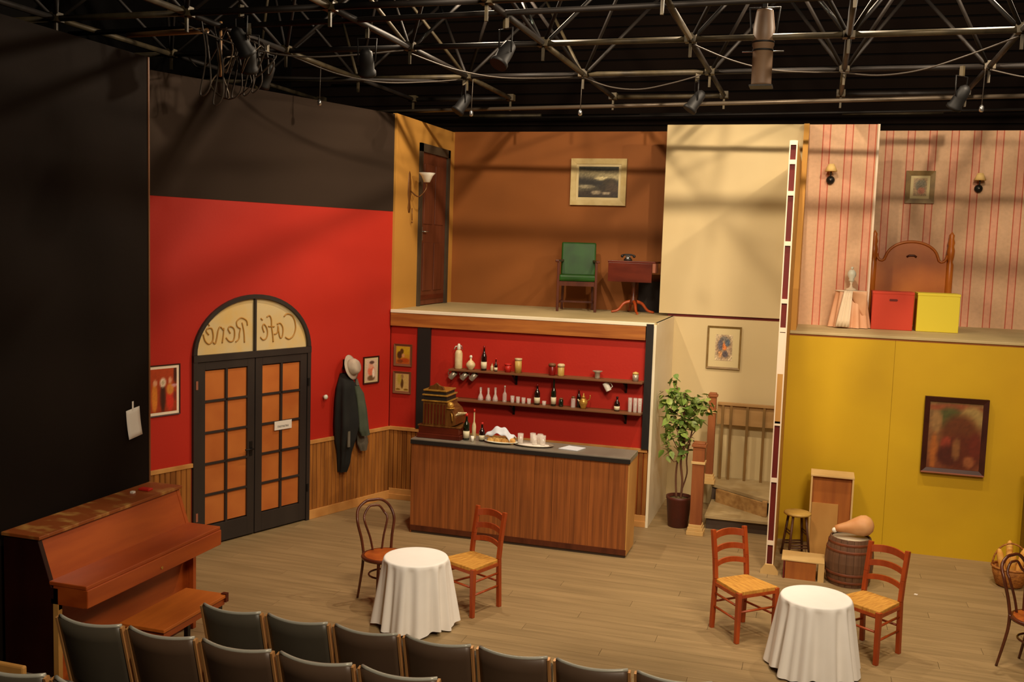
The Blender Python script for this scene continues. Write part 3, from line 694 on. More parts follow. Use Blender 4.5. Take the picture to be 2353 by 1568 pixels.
# ------------------------------------------------------------------ ladderback chairs (local: faces -y, seat centre at origin)
def ladderback():
    t = thing('ladderback_chair', '', 'chair', (0, 0, 0), 0, 'ladderback chairs with rush seats')
    bw, fw_, dp, sh = .17, .20, .18, .45
    for sg in (-1, 1):
        build('leg', M().bar((sg * fw_, -dp, 0), (sg * fw_, -dp, sh - .01), .036, .036, w2=.042, d2=.042), 'chair_red', t, .004)
        P = [(sg * bw, dp + .02, 0), (sg * bw, dp, sh), (sg * bw, dp + .02, .62), (sg * bw, dp + .065, .87)]
        mb = M()
        for i in range(3): mb.bar(P[i], P[i + 1], .036, .036)
        build('leg', mb, 'chair_red', t, .003)
    m = M(); m.add([(-fw_ - .01, -dp - .01, sh), (fw_ + .01, -dp - .01, sh), (bw, dp, sh), (-bw, dp, sh), (-fw_ - .01, -dp - .01, sh - .035), (fw_ + .01, -dp - .01, sh - .035), (bw, dp, sh - .035), (-bw, dp, sh - .035), (0, 0, sh - .004)],
                    [(0, 1, 8), (1, 2, 8), (2, 3, 8), (3, 0, 8), (7, 6, 5, 4), (0, 4, 5, 1), (1, 5, 6, 2), (2, 6, 7, 3), (3, 7, 4, 0)])
    build('seat', m, 'rush', t, .006)
    m = M().bar((-fw_, -dp, sh - .045), (fw_, -dp, sh - .045), .03, .025).bar((-fw_, -dp, sh - .045), (-bw, dp, sh - .045), .025, .03).bar((fw_, -dp, sh - .045), (bw, dp, sh - .045), .025, .03).bar((-bw, dp, sh - .045), (bw, dp, sh - .045), .03, .025)
    build('seat_rail', m, 'chair_red', t)
    for z, h, yo in ((.57, .045, .012), (.69, .05, .034), (.81, .06, .055)):
        def fn(u, v, z=z, h=h, yo=yo):
            a = (u - .5) * 2
            return (a * bw, dp + yo + .035 * (1 - a * a), z + (v - .5) * h + .022 * (1 - a * a))
        build('back_slat', M().grid(fn, 10, 1, sm=False), 'chair_red', t, 0, .016)
    for a, b_, z in (((-fw_, -dp), (fw_, -dp), .27), ((-fw_, -dp), (-bw, dp), .2), ((fw_, -dp), (bw, dp), .2), ((-fw_, -dp), (-bw, dp), .32), ((fw_, -dp), (bw, dp), .32), ((-bw, dp + .01), (bw, dp + .01), .24)):
        build('stretcher', M().tube([(a[0], a[1], z), (b_[0], b_[1], z)], .010, 6), 'chair_red', t)
    return t
def facing(dx, dy): return math.atan2(dy, dx) + PI / 2
lb = ladderback(); lb.location = (-2.85, 8.34, 0); lb.rotation_euler = (0, 0, facing(-.34, -.72))
lb['label'] = 'orange-red ladderback chair with rush seat in front of the bar'
dup(lb, (-.45, 8.64, 0), facing(.68, -.73), 'orange-red ladderback chair with rush seat, left of the lower right table')
dup(lb, (.575, 8.60, 0), facing(-.55, -.78), 'orange-red ladderback chair with rush seat, in front of the barrel')

def bentwood(wood):
    t = thing('bentwood_chair', '', 'chair', (0, 0, 0), 0, 'bentwood chairs')
    sh, r = .455, .20
    build('seat', M().lathe([(r - .02, sh - .012), (r - .005, sh - .004), (r - .02, sh + .002), (1e-5, sh - .004)], 28), 'bent_seat', t)
    build('seat_ring', M().tube([(r * math.cos(a), r * math.sin(a), sh - .018) for a in [2 * PI * i / 28 for i in range(28)]], .018, 8, closed=True), wood, t)
    y0 = r * .8
    def loop(w, top, base, y1):
        pts = [(-base, y0, sh - .01), (-base - (w - base) * .35, y0 + .015, sh + .12), (-w, y0 + .04, sh + .27), (-w * .86, y1, top - .07), (-w * .45, y1 + .01, top - .008), (0, y1 + .012, top), (w * .45, y1 + .01, top - .008), (w * .86, y1, top - .07), (w, y0 + .04, sh + .27), (base + (w - base) * .35, y0 + .015, sh + .12), (base, y0, sh - .01)]
        return spline(pts, 5)
    build('back_hoop', M().tube(loop(.185, .90, .14, y0 + .09), .0135, 8), wood, t)
    build('inner_hoop', M().tube(loop(.115, .85, .045, y0 + .075), .0105, 8), wood, t)
    for sg in (-1, 1):
        build('leg', M().tube(spline([(sg * .14, y0, sh), (sg * .145, y0 + .01, .3), (sg * .16, y0 + .07, .0)], 5), [.015 - .004 * i / 10 for i in range(11)], 8), wood, t)
        build('leg', M().tube(spline([(sg * .13, -r * .7, sh - .02), (sg * .145, -r * .78, .25), (sg * .165, -r * .95, .0)], 5), [.016 - .004 * i / 10 for i in range(11)], 8), wood, t)
    build('leg_ring', M().tube([(.145 * math.cos(a), .145 * math.sin(a), .27) for a in [2 * PI * i / 24 for i in range(24)]], .009, 6, closed=True), wood, t)
    return t
bc = bentwood('bent_wood'); bc.location = (-3.62, 8.15, 0); bc.rotation_euler = (0, 0, facing(.77, -.64)); bc['label'] = 'dark bentwood cafe chair left of the table before the bar'
dup(bc, (1.86, 8.66, 0), facing(.75, -.66), 'bentwood cafe chair cut off by the right edge of the photo')

# ------------------------------------------------------------------ bar counter
bar = thing('bar_counter', 'brown streaked wooden bar counter with grey-black top', 'bar counter', (-4.27, 10.3, 0))
BW = 2.485
build('countertop', M().box(-.01, BW + .01, -.015, .455, 1.035, 1.09), 'bar_top', bar, .004)
build('top_edge', M().box(-.012, BW + .012, -.02, -.012, 1.03, 1.075), 'black_trim', bar)
n = 12; p = (BW - .02) / n
fp = build('front_board', M().box(.001, p - .0015, .0, .018, .09, 1.035), 'bar_wood', bar); fp.location = (.01, .0, 0)
for i in range(1, n): inst(fp, (.01 + i * p, (.0005 if i % 2 else 0), 0), bar)
build('carcass', M().box(.01, BW - .01, .018, .44, .02, 1.034), 'riser_dark', bar)
build('kick_board', M().box(.0, BW, -.006, .03, .03, .09), 'dark_wood', bar)
build('toe_board', M().box(.01, BW - .01, .01, .03, .0, .03), 'riser_dark', bar)
build('end_panel', M().box(BW - .01, BW + .004, .0, .445, .03, 1.035), 'light_wood', bar)
build('end_panel', M().box(-.004, .01, .0, .445, .0, 1.035), 'bar_wood', bar)

# cash register (front faces +x; we see its left cheek)
cr = thing('cash_register', 'antique wooden and brass cash register on the left end of the bar', 'cash register', (-4.24, 10.36, 1.091))
build('base', M().box(0, .52, 0, .36, 0, .055), 'mahogany', cr, .006)
drw = build('drawer', M().box(.015, .50, .012, .348, .055, .135), 'mahogany', cr, .004)
build('plinth', M().box(.005, .52, .005, .355, .135, .15), 'old_brass', cr, .003)
cheek = [(.06, .15), (.40, .15), (.46, .17), (.455, .25), (.42, .33), (.36, .38), (.35, .42), (.06, .42)]
cab = build('cabinet', M().prism(cheek, .02, .34), 'old_brass', cr, .004)
for i in range(7): build('rib', M().box(.085 + i * .038, .10 + i * .038, .012, .022, .17, .39), 'mahogany', cab)
build('cornice', M().box(.045, .36, .005, .355, .42, .435), 'brass', cr, .003)
build('display_window', M().box(.065, .34, .03, .33, .435, .485), 'black_trim', cr)
build('cornice', M().box(.05, .355, .01, .35, .485, .50), 'brass', cr, .003)
build('top_case', M().box(.07, .325, .04, .32, .50, .535), 'black_trim', cr)
build('top_plate', M().box(.055, .34, .025, .335, .535, .552), 'brass', cr, .004)
build('crest', M().prism([(.10, .552), (.12, .59), (.16, .60), (.2, .63), (.24, .60), (.28, .59), (.30, .552)], .06, .09), 'old_brass', cr, .004)
for i in range(6):
    a = .2 + i * .22
    build('key', M().tube([(.40, .06 + i * .05, .24), (.47, .06 + i * .05, .3 - .008 * i)], .008, 6).ball((.475, .06 + i * .05, .305 - .008 * i), .013, 8), 'cream_enamel', cab)
build('drawer_pull', M().box(.5, .515, .14, .22, .08, .1), 'brass', drw)
build('bell', M().ball((.38, .05, .39), .038, 12).lathe([(.05, .352), (.05, .362)], 12, (.38, .05)), 'brass', cr)
build('crank', M().tube([(.40, .015, .3), (.42, -.012, .3), (.43, -.012, .22)], .008, 6), 'brass', cr)

# bottle / glass / jar builders: profile parts
def bottle(label, x, y, z, h, r, gm='green_glass', lab=True, neck=.28, cap='wine_red', group=None, name='wine_bottle'):
    t = thing(name, label, 'bottle', (x, y, z), 0, group)
    hs = h * (1 - neck)
    build('body', M().lathe([(r * .8, 0), (r, .006), (r, hs * .78), (r * .8, hs * .9), (r * .38, hs * 1.06), (r * .32, h * .97), (r * .34, h)], 16), gm, t)
    build('cap', M().lathe([(r * .36, h * .9), (r * .4, h * .9), (r * .4, h * 1.005), (1e-5, h * 1.01)], 12), cap, t)
    if lab: build('bottle_label', M().lathe([(r * 1.02, hs * .12), (r * 1.02, hs * .5)], 16), 'label_white', t)
    return t
def tumbler(label, x, y, z, h, r, group, stem=False, fill=None):
    t = thing('drinking_glass', label, 'glass', (x, y, z), 0, group)
    build('bowl', M().lathe([(r * .8, .0), (r * .85, .004), (r, h), (r * .93, h), (r * .78, .008), (1e-5, .008)], 14), 'glass', t)
    if fill: build('wine', M().lathe([(r * .7, .01), (r * .8, h * .5), (1e-5, h * .5)], 12), fill, t)
    return t
def shelf(z, x0, x1, lab, brs):
    t = thing('wall_shelf', lab, 'shelf', (0, 11.6, z))
    build('board', M().box(x0, x1, -.2, -.001, -.022, 0), 'frame_brown', t, .003)
    for bx in brs:
        build('bracket', M().box(bx - .014, bx + .014, -.012, -.001, -.16, -.022).box(bx - .01, bx + .01, -.17, -.012, -.036, -.022).bar((bx, -.015, -.14), (bx, -.15, -.035), .014, .014), 'black_metal', t)
    return t
shelf(1.755, -4.27, -1.87, 'long narrow upper wall shelf behind the bar', (-3.45, -2.09))
shelf(1.385, -4.2, -1.87, 'long narrow lower wall shelf behind the bar', (-3.47, -2.08))
UZ, LZ, SY = 1.756, 1.386, 11.49
t = thing('soda_siphon', 'tall cream soda siphon, leftmost on the upper shelf', 'siphon', (-4.17, SY, UZ))
build('body', M().lathe([(.045, 0), (.048, .01), (.048, .19), (.035, .225), (.018, .235)], 18), 'cream_enamel', t)
build('head', M().lathe([(.02, .235), (.024, .25), (.02, .29), (.012, .31), (1e-5, .312)], 12), 'pot_white', t)
build('spout', M().tube([(0, 0, .28), (-.04, 0, .275), (-.062, 0, .235)], .008, 6), 'pot_white', t)
build('lever', M().tube([(0, 0, .3), (.035, 0, .285), (.045, 0, .24)], .006, 6), 'chrome', t)
t = thing('round_decanter', 'squat cream flask decanter with stopper on the upper shelf', 'decanter', (-4.01, SY, UZ))
build('body', M().lathe([(.03, 0), (.032, .01), (.058, .045), (.055, .075), (.03, .105), (.012, .12), (.012, .14)], 18), 'cream_enamel', t)
build('stopper', M().lathe([(.012, .14), (.02, .155), (.014, .175), (1e-5, .178)], 10), 'pot_white', t)
bottle('dark wine bottle with white label, standing on the upper shelf', -3.84, SY, UZ, .30, .036, 'dark_glass')
bottle('very small dark liqueur bottle beside the wine bottle, upper shelf', -3.685, SY, UZ, .16, .022, 'dark_glass', True, .4, 'tin_red', name='liqueur_bottle')
bottle('tiny pale bottle beside the small liqueur bottle, upper shelf', -3.74, SY + .02, UZ, .10, .018, 'cream_enamel', False, .35, 'tin_red', name='liqueur_bottle')
t = thing('red_canister', 'red canister with rimmed lid on the upper shelf', 'canister', (-3.53, SY, UZ))
build('body', M().lathe([(.036, 0), (.04, .09)], 16), 'tin_red', t); build('lid', M().lathe([(.046, .09), (.048, .1), (.03, .105), (1e-5, .106)], 16), 'tin_red', t)
t = thing('tall_tin', 'tall yellow-cream cylindrical tin on the upper shelf', 'tin', (-3.40, SY, UZ))
build('body', M().lathe([(.042, 0), (.042, .155)], 16), 'tin_yellow', t); build('lid', M().lathe([(.046, .155), (.046, .178), (1e-5, .18)], 16), 'cream_enamel', t)
for x, gm, lb_ in ((-2.975, 'wine_red', 'dark red preserve jar with brown lid, mid upper shelf'), (-2.865, 'tin_yellow', 'ochre preserve jar with cream lid, mid upper shelf')):
    t = thing('preserve_jar', lb_, 'jar', (x, SY, UZ))
    build('body', M().lathe([(.038, 0), (.04, .01), (.04, .105), (.03, .115)], 16), gm, t)
    build('lid', M().lathe([(.045, .112), (.046, .135), (.03, .147), (1e-5, .148)], 16), 'frame_brown' if gm == 'wine_red' else 'cream_enamel', t)
t = thing('pewter_goblet', 'wide-brimmed pewter goblet on the upper shelf', 'goblet', (-2.42, SY, UZ))
build('cup', M().lathe([(.035, 0), (.03, .02), (.034, .07), (.062, .088), (.058, .092), (1e-5, .06)], 18), 'silver', t)
t = thing('small_canister', 'small grey-tan canister with domed lid, rightmost on upper shelf', 'canister', (-1.965, SY, UZ))
build('body', M().lathe([(.036, 0), (.036, .08)], 14), 'silver', t); build('lid', M().lathe([(.038, .08), (.034, .1), (.01, .11), (1e-5, .112)], 14), 'tin_yellow', t)
def mug(label, x, tilt, m):
    t = thing('hanging_mug', label, 'mug', (x, SY - .02, 1.715), 0, 'mugs hanging under the upper shelf'); t.rotation_euler = (0, tilt, 0)
    build('body', M().lathe([(.034, -.105), (.036, -.1), (.036, 0), (.032, 0), (.032, -.095), (1e-5, -.096)], 16), m, t)
    build('handle', M().tube([(.034 * (1 if tilt < 0 else -1), 0, -.02), (.062 * (1 if tilt < 0 else -1), 0, -.035), (.062 * (1 if tilt < 0 else -1), 0, -.075), (.034 * (1 if tilt < 0 else -1), 0, -.088)], .006, 6), m, t)
    build('hook', M().tube([(0, 0, .0), (0, 0, .02)], .003, 5), 'black_metal', t)
mug('tilted pewter mug hanging under the upper shelf, nearest the siphon', -4.2, .7, 'silver'); mug('tilted pewter mug hanging second under the upper shelf', -4.05, .7, 'silver')
mug('tilted pewter mug hanging third under the upper shelf, right of the trio', -3.93, .7, 'silver'); mug('shiny white metal mug hanging alone under the right of the shelf', -2.32, -.5, 'milk_glass')
GL = 'clear glasses on the lower shelf'
for x, h, q in ((-3.87, .16, 'leftmost'), (-3.77, .16, 'second from the left'), (-3.68, .17, 'third from the left')):
    t = thing('glass_carafe', 'clear glass carafe, %s of three on the lower shelf' % q, 'carafe', (x, SY, LZ), 0, 'carafes on the lower shelf')
    build('body', M().lathe([(.03, 0), (.034, .01), (.032, .04), (.013, .09), (.016, h), (.013, h), (.01, .09), (.028, .04), (1e-5, .006)], 14), 'glass', t)
bottle('clear stoppered bottle between carafes and tumblers, lower shelf', -3.56, SY, LZ, .2, .026, 'glass', False, .4, 'pot_white', name='clear_bottle')
for i, x in enumerate((-3.46, -3.39, -3.32, -3.25)): tumbler('small clear tumbler, %s of four on the lower shelf' % ('leftmost', 'second from left', 'third from left', 'rightmost')[i], x, SY, LZ, .085 - .006 * i, .026, GL)
bottle('dark wine bottle with cream label, left on the lower shelf', -3.15, SY, LZ, .25, .036, 'dark_glass')
tumbler('small squat tumbler between the two dark bottles, lower shelf', -3.06, SY, LZ, .05, .026, GL)
bottle('tall slim green bottle with small labels, mid lower shelf', -2.945, SY, LZ, .36, .032, 'green_glass', True, .4)
for x, h, gm, lb_ in ((-2.85, .10, 'green_glass', 'short dark jar right of the tall green bottle'), (-2.70, .13, 'glass', 'clear ribbed jar left of the brass jug')):
    t = thing('shelf_jar', lb_, 'jar', (x, SY, LZ)); build('body', M().lathe([(.026, 0), (.028, .01), (.028, h * .8), (.02, h * .9), (.02, h)], 14), gm, t)
    build('lid', M().lathe([(.023, h - .015), (.023, h + .005), (1e-5, h + .006)], 12), 'frame_brown', t)
bottle('slim dark bottle standing behind the brass jug', -2.645, SY + .05, LZ, .22, .026, 'dark_glass', False)
t = thing('brass_jug', 'brass and cream pot with lid and curved handle, lower shelf', 'jug', (-2.57, SY - .03, LZ))
build('body', M().lathe([(.035, 0), (.03, .02), (.05, .06), (.052, .09), (.03, .12), (.02, .13)], 16), 'brass', t)
build('lid', M().lathe([(.024, .13), (.02, .15), (.008, .16), (.01, .18), (1e-5, .19)], 12), 'brass', t)
build('handle', M().tube(spline([(.045, 0, .1), (.075, 0, .12), (.08, 0, .17)], 4), .006, 6), 'brass', t)
build('spout', M().tube([(-.045, 0, .08), (-.07, 0, .11)], [.012, .008], 8), 'cream_enamel', t)
bottle('short bottle with large tan label under the shelf bracket', -2.17, SY, LZ, .17, .034, 'dark_glass', True, .3, 'black_trim')
for i, x in enumerate((-2.015, -1.955, -1.9)): tumbler('tall clear highball glass, %s of the three at the shelf end' % ('leftmost', 'middle', 'rightmost')[i], x, SY, LZ, .17, .026, 'tall glasses at the shelf end')
# on the bar top
BZ = 1.092
bottle('dark green bottle with white label beside the cash register', -3.68, 10.46, BZ, .30, .036, 'green_glass', True, .3, 'tin_red', name='spirit_bottle')
bottle('slim pink-capped pale bottle just behind the green bottle', -3.625, 10.56, BZ, .34, .024, 'cream_enamel', False, .45, 'tin_red', name='spirit_bottle')
bottle('amber bottle with red cap on the bar, left of the cloth', -3.50, 10.48, BZ, .21, .034, 'dark_glass', True, .35, 'tin_red', name='spirit_bottle')
t = thing('small_cup', 'small white cup on the bar between two bottles', 'cup', (-3.585, 10.40, BZ)); build('body', M().lathe([(.016, 0), (.02, .06), (.017, .06), (1e-5, .01)], 12), 'milk_glass', t)
t = thing('bread_platter', 'oval platter of sliced bread under the crumpled cloth', 'platter', (-3.27, 10.48, BZ))
build('plate', M().lathe([(.1, 0), (.15, .008), (.2, .02), (.19, .022), (1e-5, .012)], 24, sx=1, sy=.6), 'pot_white', t)
bp = None
for i in range(7):
    T = Matrix.Translation((-.12 + i * .042, -.02 + .01 * (i % 2), .028)) @ Matrix.Rotation(.5 + .2 * (i % 3), 4, 'Y') @ Matrix.Rotation(PI / 2, 4, 'X')
    build('bread_slice', M().lathe([(.032, -.03), (.036, -.02), (.034, .03), (.02, .036)], 12, T=T), 'bread', t)
t = build('crumpled_napkin', M().grid(lambda u, v: (-3.30 + (u - .5) * .30 + .03 * v, 10.50 + (v - .5) * .16, BZ + .045 + .13 * math.sin(PI * min(1, u * .85 + .12)) * math.sin(PI * (.15 + .7 * v)) + .012 * math.sin(17 * u + 5 * v) + .01 * math.sin(13 * v - 7 * u)), 20, 12), 'blue_paper', None, 0, .004)
tag(t, 'crumpled white cloth heaped over the bread on the bar', 'napkin')
t = thing('serving_tray', 'oval silver tray with white liner holding glasses on the bar', 'tray', (-2.90, 10.49, BZ))
build('rim', M().lathe([(.15, 0), (.2, .003), (.235, .018), (.228, .02), (.19, .008), (1e-5, .006)], 28, sy=.6), 'silver', t)
build('liner', M().lathe([(.18, .008), (.18, .011), (1e-5, .012)], 24, sy=.6), 'paper', t)
for i, (x, y) in enumerate(((-3.05, 10.49), (-2.93, 10.57), (-2.84, 10.55), (-2.88, 10.47), (-2.79, 10.48))):
    tumbler('clear tumbler on the serving tray, %s' % ('alone at its left end', 'back left', 'back right', 'front middle', 'front right')[i], x, y, BZ + .013, .11, .034, 'tumblers on the serving tray')
t = build('paper_stack', M().prism([(-2.60, 10.44), (-2.38, 10.40), (-2.33, 10.60), (-2.53, 10.64)], BZ, BZ + .006, axis='z'), 'blue_paper'); tag(t, 'sheet of bluish white paper lying on the bar top', 'paper')

# ------------------------------------------------------------------ upstairs left room
DZ = 2.44
ac = thing('green_armchair', 'green leather armchair with dark wooden arms on the upper deck', 'armchair', (-3.09, 13.12, DZ + .001), math.radians(12))
for sg in (-1, 1):
    build('leg', M().bar((sg * .25, -.23, 0), (sg * .25, -.23, .66), .035, .04), 'dark_wood', ac, .004)
    build('leg', M().bar((sg * .21, .27, 0), (sg * .2, .24, .4), .035, .035).bar((sg * .2, .24, .4), (sg * .2, .31, .86), .035, .035), 'dark_wood', ac, .004)
    build('arm', M().bar((sg * .27, -.26, .665), (sg * .215, .25, .67), .05, .03), 'dark_wood', ac, .006)
    build('side_stretcher', M().bar((sg * .24, -.22, .12), (sg * .21, .25, .12), .02, .025), 'dark_wood', ac)
build('seat_frame', M().box(-.255, .255, -.24, .25, .34, .4), 'dark_wood', ac)
build('seat_cushion', M().box(-.25, .25, -.255, .22, .4, .49), 'green_leather', ac, .03)
build('back_cushion', M().add([(x, y, z) for (y, z) in ((.17, .46), (.24, .92)) for x in (-.235, .235)] + [(x, y + .06, z) for (y, z) in ((.17, .46), (.24, .92)) for x in (-.235, .235)], [(0, 1, 3, 2), (4, 6, 7, 5), (0, 2, 6, 4), (1, 5, 7, 3), (2, 3, 7, 6), (0, 4, 5, 1)]), 'green_leather', ac, .02)
build('cross_stretcher', M().bar((-.22, .02, .12), (.22, .02, .12), .02, .025), 'dark_wood', ac)
tb = thing('pedestal_table', 'mahogany drop-leaf pedestal table beside the green armchair', 'table', (-2.335, 13.2, DZ + .001))
build('tabletop', M().box(-.32, .31, -.22, .22, .67, .695), 'mahogany', tb, .004)
build('drop_leaf', M().box(-.31, .27, -.23, -.212, .42, .67), 'mahogany', tb, .003)
build('hinge_batten', M().box(.275, .315, -.225, .0, .55, .67), 'frame_edge', tb, .003)
build('column', M().lathe([(.05, .12), (.055, .16), (.03, .2), (.026, .34), (.045, .4), (.05, .67)], 14), 'dark_wood', tb)
for k in range(4):
    a = PI / 4 * (2 * k + .5)
    build('foot', M().tube(spline([(.02 * math.cos(a), .02 * math.sin(a), .16), (.12 * math.cos(a), .12 * math.sin(a), .13), (.2 * math.cos(a), .2 * math.sin(a), .04), (.29 * math.cos(a), .29 * math.sin(a), .014)], 4), [.024 - .0008 * i for i in range(13)], 8), 'chair_red', tb)
ph = thing('old_telephone', 'black and silver old-fashioned telephone on the pedestal table', 'telephone', (-2.42, 13.16, DZ + .698)); ph.scale = (.8, .8, .8)
phb = build('base', M().lathe([(.07, 0), (.07, .02), (.045, .05), (.03, .07)], 16), 'black_trim', ph)
build('dial', M().lathe([(.03, 0), (.03, .008), (.012, .012)], 14, T=Matrix.Translation((0, -.045, .05)) @ Matrix.Rotation(PI / 3, 4, 'X')), 'chrome', phb)
build('handset', M().tube([(-.1, 0, .085), (-.05, 0, .1), (.05, 0, .1), (.1, 0, .085)], .014, 8).ball((-.1, 0, .075), .026, 10).ball((.1, 0, .075), .026, 10), 'black_trim', ph)
build('cradle', M().box(-.04, .04, -.015, .015, .06, .088), 'chrome', ph)
t = thing('dark_opening_panel', 'low black panel standing in for a dark opening behind the pedestal table', 'panel', (-2.13, 13.56, DZ + .001))
build('panel', M().box(-.2, .2, 0, .03, 0, .42), 'opening_black', t); build('stand', M().box(-.15, .15, .03, .07, 0, .03), 'opening_black', t)  # black board made up to stand in for a dark opening
sc = thing('wall_lamp', 'ornate wall lamp with white glass shade on the ochre side wall', 'lamp', (-5.10, 12.02, 3.85), PI / 2)
build('backplate', M().lathe([(.02, -.18), (.05, -.12), (.03, -.04), (.055, .06), (.05, .2), (.03, .32), (1e-5, .36)], 10, sy=.3), 'old_brass', sc)
build('arm', M().tube(spline([(0, -.02, .1), (.02, -.12, .03), (.06, -.2, .12), (.1, -.2, .2)], 5), .009, 6), 'old_brass', sc)
build('lamp_shade', M().lathe([(.04, .22), (.075, .3), (.11, .34), (.105, .34), (.07, .305), (.035, .228)], 18, (.1, -.2)), 'milk_glass', sc)
build('tassel', M().tube([(.03, -.03, -.12), (.04, -.03, -.28)], .006, 5).ball((.04, -.03, -.3), .014, 8), 'old_brass', sc)

# ------------------------------------------------------------------ stairs, newels, railing
stp = thing('stair_steps', 'short stair of worn tan treads with dark risers and carved piece', 'stairs', (0, 0, 0))
build('tread', M().box(-1.12, -.35, 11.8, 12.75, .13, .165), 'stair_paint', stp, .004)
build('riser', M().box(-1.10, -.35, 11.83, 11.86, 0, .13), 'riser_dark', stp)
build('landing', M().prism([(-1.13, 12.62), (-.95, 12.48), (-.42, 12.04), (-.345, 12.04), (-.345, 13.04), (-1.13, 13.04)], .33, .368, axis='z'), 'stair_paint', stp)
build('carved_riser', M().prism([(-1.06, 12.50), (-.47, 12.02), (-.45, 12.05), (-1.04, 12.54)], .165, .33, axis='z'), 'carved', stp)
build('carved_end', M().box(-.47, -.41, 12.0, 12.06, .165, .355), 'carved', stp, .008)
build('inner_riser', M().box(-1.12, -.35, 12.62, 12.65, .165, .33), 'riser_dark', stp)
def newel(label, x, y, z, h, w_):
    t = thing('newel_post', label, 'newel post', (x, y, z), 0, 'newel posts')
    build('shaft', M().box(-w_ / 2, w_ / 2, -w_ / 2, w_ / 2, .1, h - .05), 'newel_wood', t, .003)
    k = w_ / 2
    build('base_block', M().box(-k - .03, k + .03, -k - .03, k + .03, 0, .05).box(-k - .02, k + .02, -k - .02, k + .02, .05, .09).box(-k - .01, k + .01, -k - .01, k + .01, .09, .125), 'crate_wood', t, .004)
    build('collar', M().box(-k - .012, k + .012, -k - .012, k + .012, h - .25, h - .22), 'crate_wood', t, .003)
    build('cap', M().box(-k - .015, k + .015, -k - .015, k + .015, h - .05, h - .02).box(-k, k, -k, k, h - .02, h), 'newel_wood', t, .004)
newel('brown square newel post with stepped pale base beside the potted tree', -1.19, 11.55, 0, 1.09, .135)
newel('brown square newel post standing on the stair landing', -1.165, 12.62, .369, 1.16, .09)
rl = thing('stair_railing', 'tan stair railing with slim balusters against the cream wall', 'railing', (0, 12.95, .369))
build('top_rail', M().box(-1.13, -.35, -.035, .02, .965, 1.0), 'rail_tan', rl, .003)
build('rail_band', M().box(-1.13, -.35, .0, .02, .71, .965), 'rail_tan', rl)  # flat tan band under the top rail
for x in (-1.06, -.955, -.75, -.543): build('baluster', M().box(x - .016, x + .016, -.03, .0, 0, .965), 'baluster', rl)
# fallen-down shelf and block on the yellow room side
# ------------------------------------------------------------------ potted tree
pt = thing('potted_ficus', 'leafy potted ficus tree in a brown pot beside the newel post', 'plant', (-1.43, 11.80, 0))
build('pot', M().lathe([(.115, 0), (.12, .01), (.148, .33), (.155, .34), (.155, .37), (.14, .37), (.135, .33), (1e-5, .32)], 24), 'pot', pt)
build('soil', M().lathe([(.136, .335), (.06, .345), (1e-5, .347)], 16), 'soil', pt)
build('stem', M().tube(spline([(-.03, 0, .33), (-.05, .01, .6), (-.03, 0, .85), (.02, 0, 1.1)], 5), .012, 7), 'bark', pt)
build('stem', M().tube(spline([(.02, 0, .33), (.03, .0, .55), (.0, .0, .8), (.03, .02, 1.05), (0, 0, 1.5)], 5), .014, 7), 'bark', pt)
build('stem', M().tube(spline([(.03, .01, .45), (.08, 0, .65), (.07, .0, .85), (.12, 0, 1.2)], 5), .009, 7), 'bark', pt)
rnd = random.Random(4)
lp = None
tips = [(-.18, 0, 1.45), (.2, 0, 1.5), (0, .05, 1.55), (-.1, -.1, 1.3), (.22, -.05, 1.25), (-.22, .02, 1.2), (.02, -.12, 1.62), (-.12, 0, 1.75), (.12, .08, 1.4), (-.16, -.05, .93)]
for tx, ty, tz in tips: build('twig', M().tube(spline([(0, 0, max(.85, tz - .45)), (tx * .5, ty * .5, tz - .15), (tx, ty, tz)], 4), .005, 5), 'bark', pt)
cl = [(0, 0, 1.38, .26, .27, 170), (-.17, 0, 1.55, .13, .13, 26), (.24, 0, 1.5, .13, .14, 32), (-.05, 0, 1.1, .22, .12, 46), (-.13, 0, 1.72, .07, .12, 12), (-.17, 0, .92, .08, .1, 14), (0, 0, .93, .1, .1, 12)]
for cx, cy, cz, rx, rz_, n in cl:
    for i in range(n):
        while True:
            a, b_, c_ = [rnd.uniform(-1, 1) for _ in range(3)]
            if a * a + b_ * b_ + c_ * c_ < 1 and cx + a * rx > -.27: break
        if lp is None:
            w_ = .029; me = M().add([(0, 0, 0), (w_, .02, .008), (w_ * 1.15, .05, .005), (0, .105, -.012), (-w_ * 1.15, .045, .005), (-w_, .02, .008), (0, .045, -.004)], [(0, 1, 6), (1, 2, 6), (2, 3, 6), (3, 4, 6), (4, 5, 6), (5, 0, 6)], True)
            lp = build('leaf', me, 'leaf', pt); o = lp
        else: o = inst(lp, (0, 0, 0), pt)
        o.location = (cx + a * rx, cy + b_ * rx * .8, cz + c_ * rz_); o.rotation_euler = (rnd.uniform(-1.2, .4), rnd.uniform(-.6, .6), rnd.uniform(0, 2 * PI)); s = rnd.uniform(.8, 1.25); o.scale = (s, s, s)

# ------------------------------------------------------------------ yellow room furniture
st = thing('round_stool', 'round wooden stool with dark splayed legs in the yellow room', 'stool', (-.055, 11.08, 0))
build('seat', M().lathe([(.13, .475), (.145, .485), (.145, .5), (.13, .507), (1e-5, .505)], 24), 'stool_wood', st)
for k in range(4):
    a = PI / 4 + k * PI / 2 + .35; c, s = math.cos(a), math.sin(a)
    build('leg', M().tube([(.1 * c, .1 * s, .48), (.165 * c, .165 * s, 0)], [.014, .012], 8), 'stool_leg', st)
for k in range(4):
    a, b_ = PI / 4 + k * PI / 2 + .35, PI / 4 + (k + 1) * PI / 2 + .35
    for z, r in (((.16, .143), (.30, .124))[k % 2], ((.13, .147), (.27, .128))[k % 2]):
        build('rung', M().tube([(r * math.cos(a), r * math.sin(a), z), (r * math.cos(b_), r * math.sin(b_), z)], .008, 6), 'stool_leg', st)
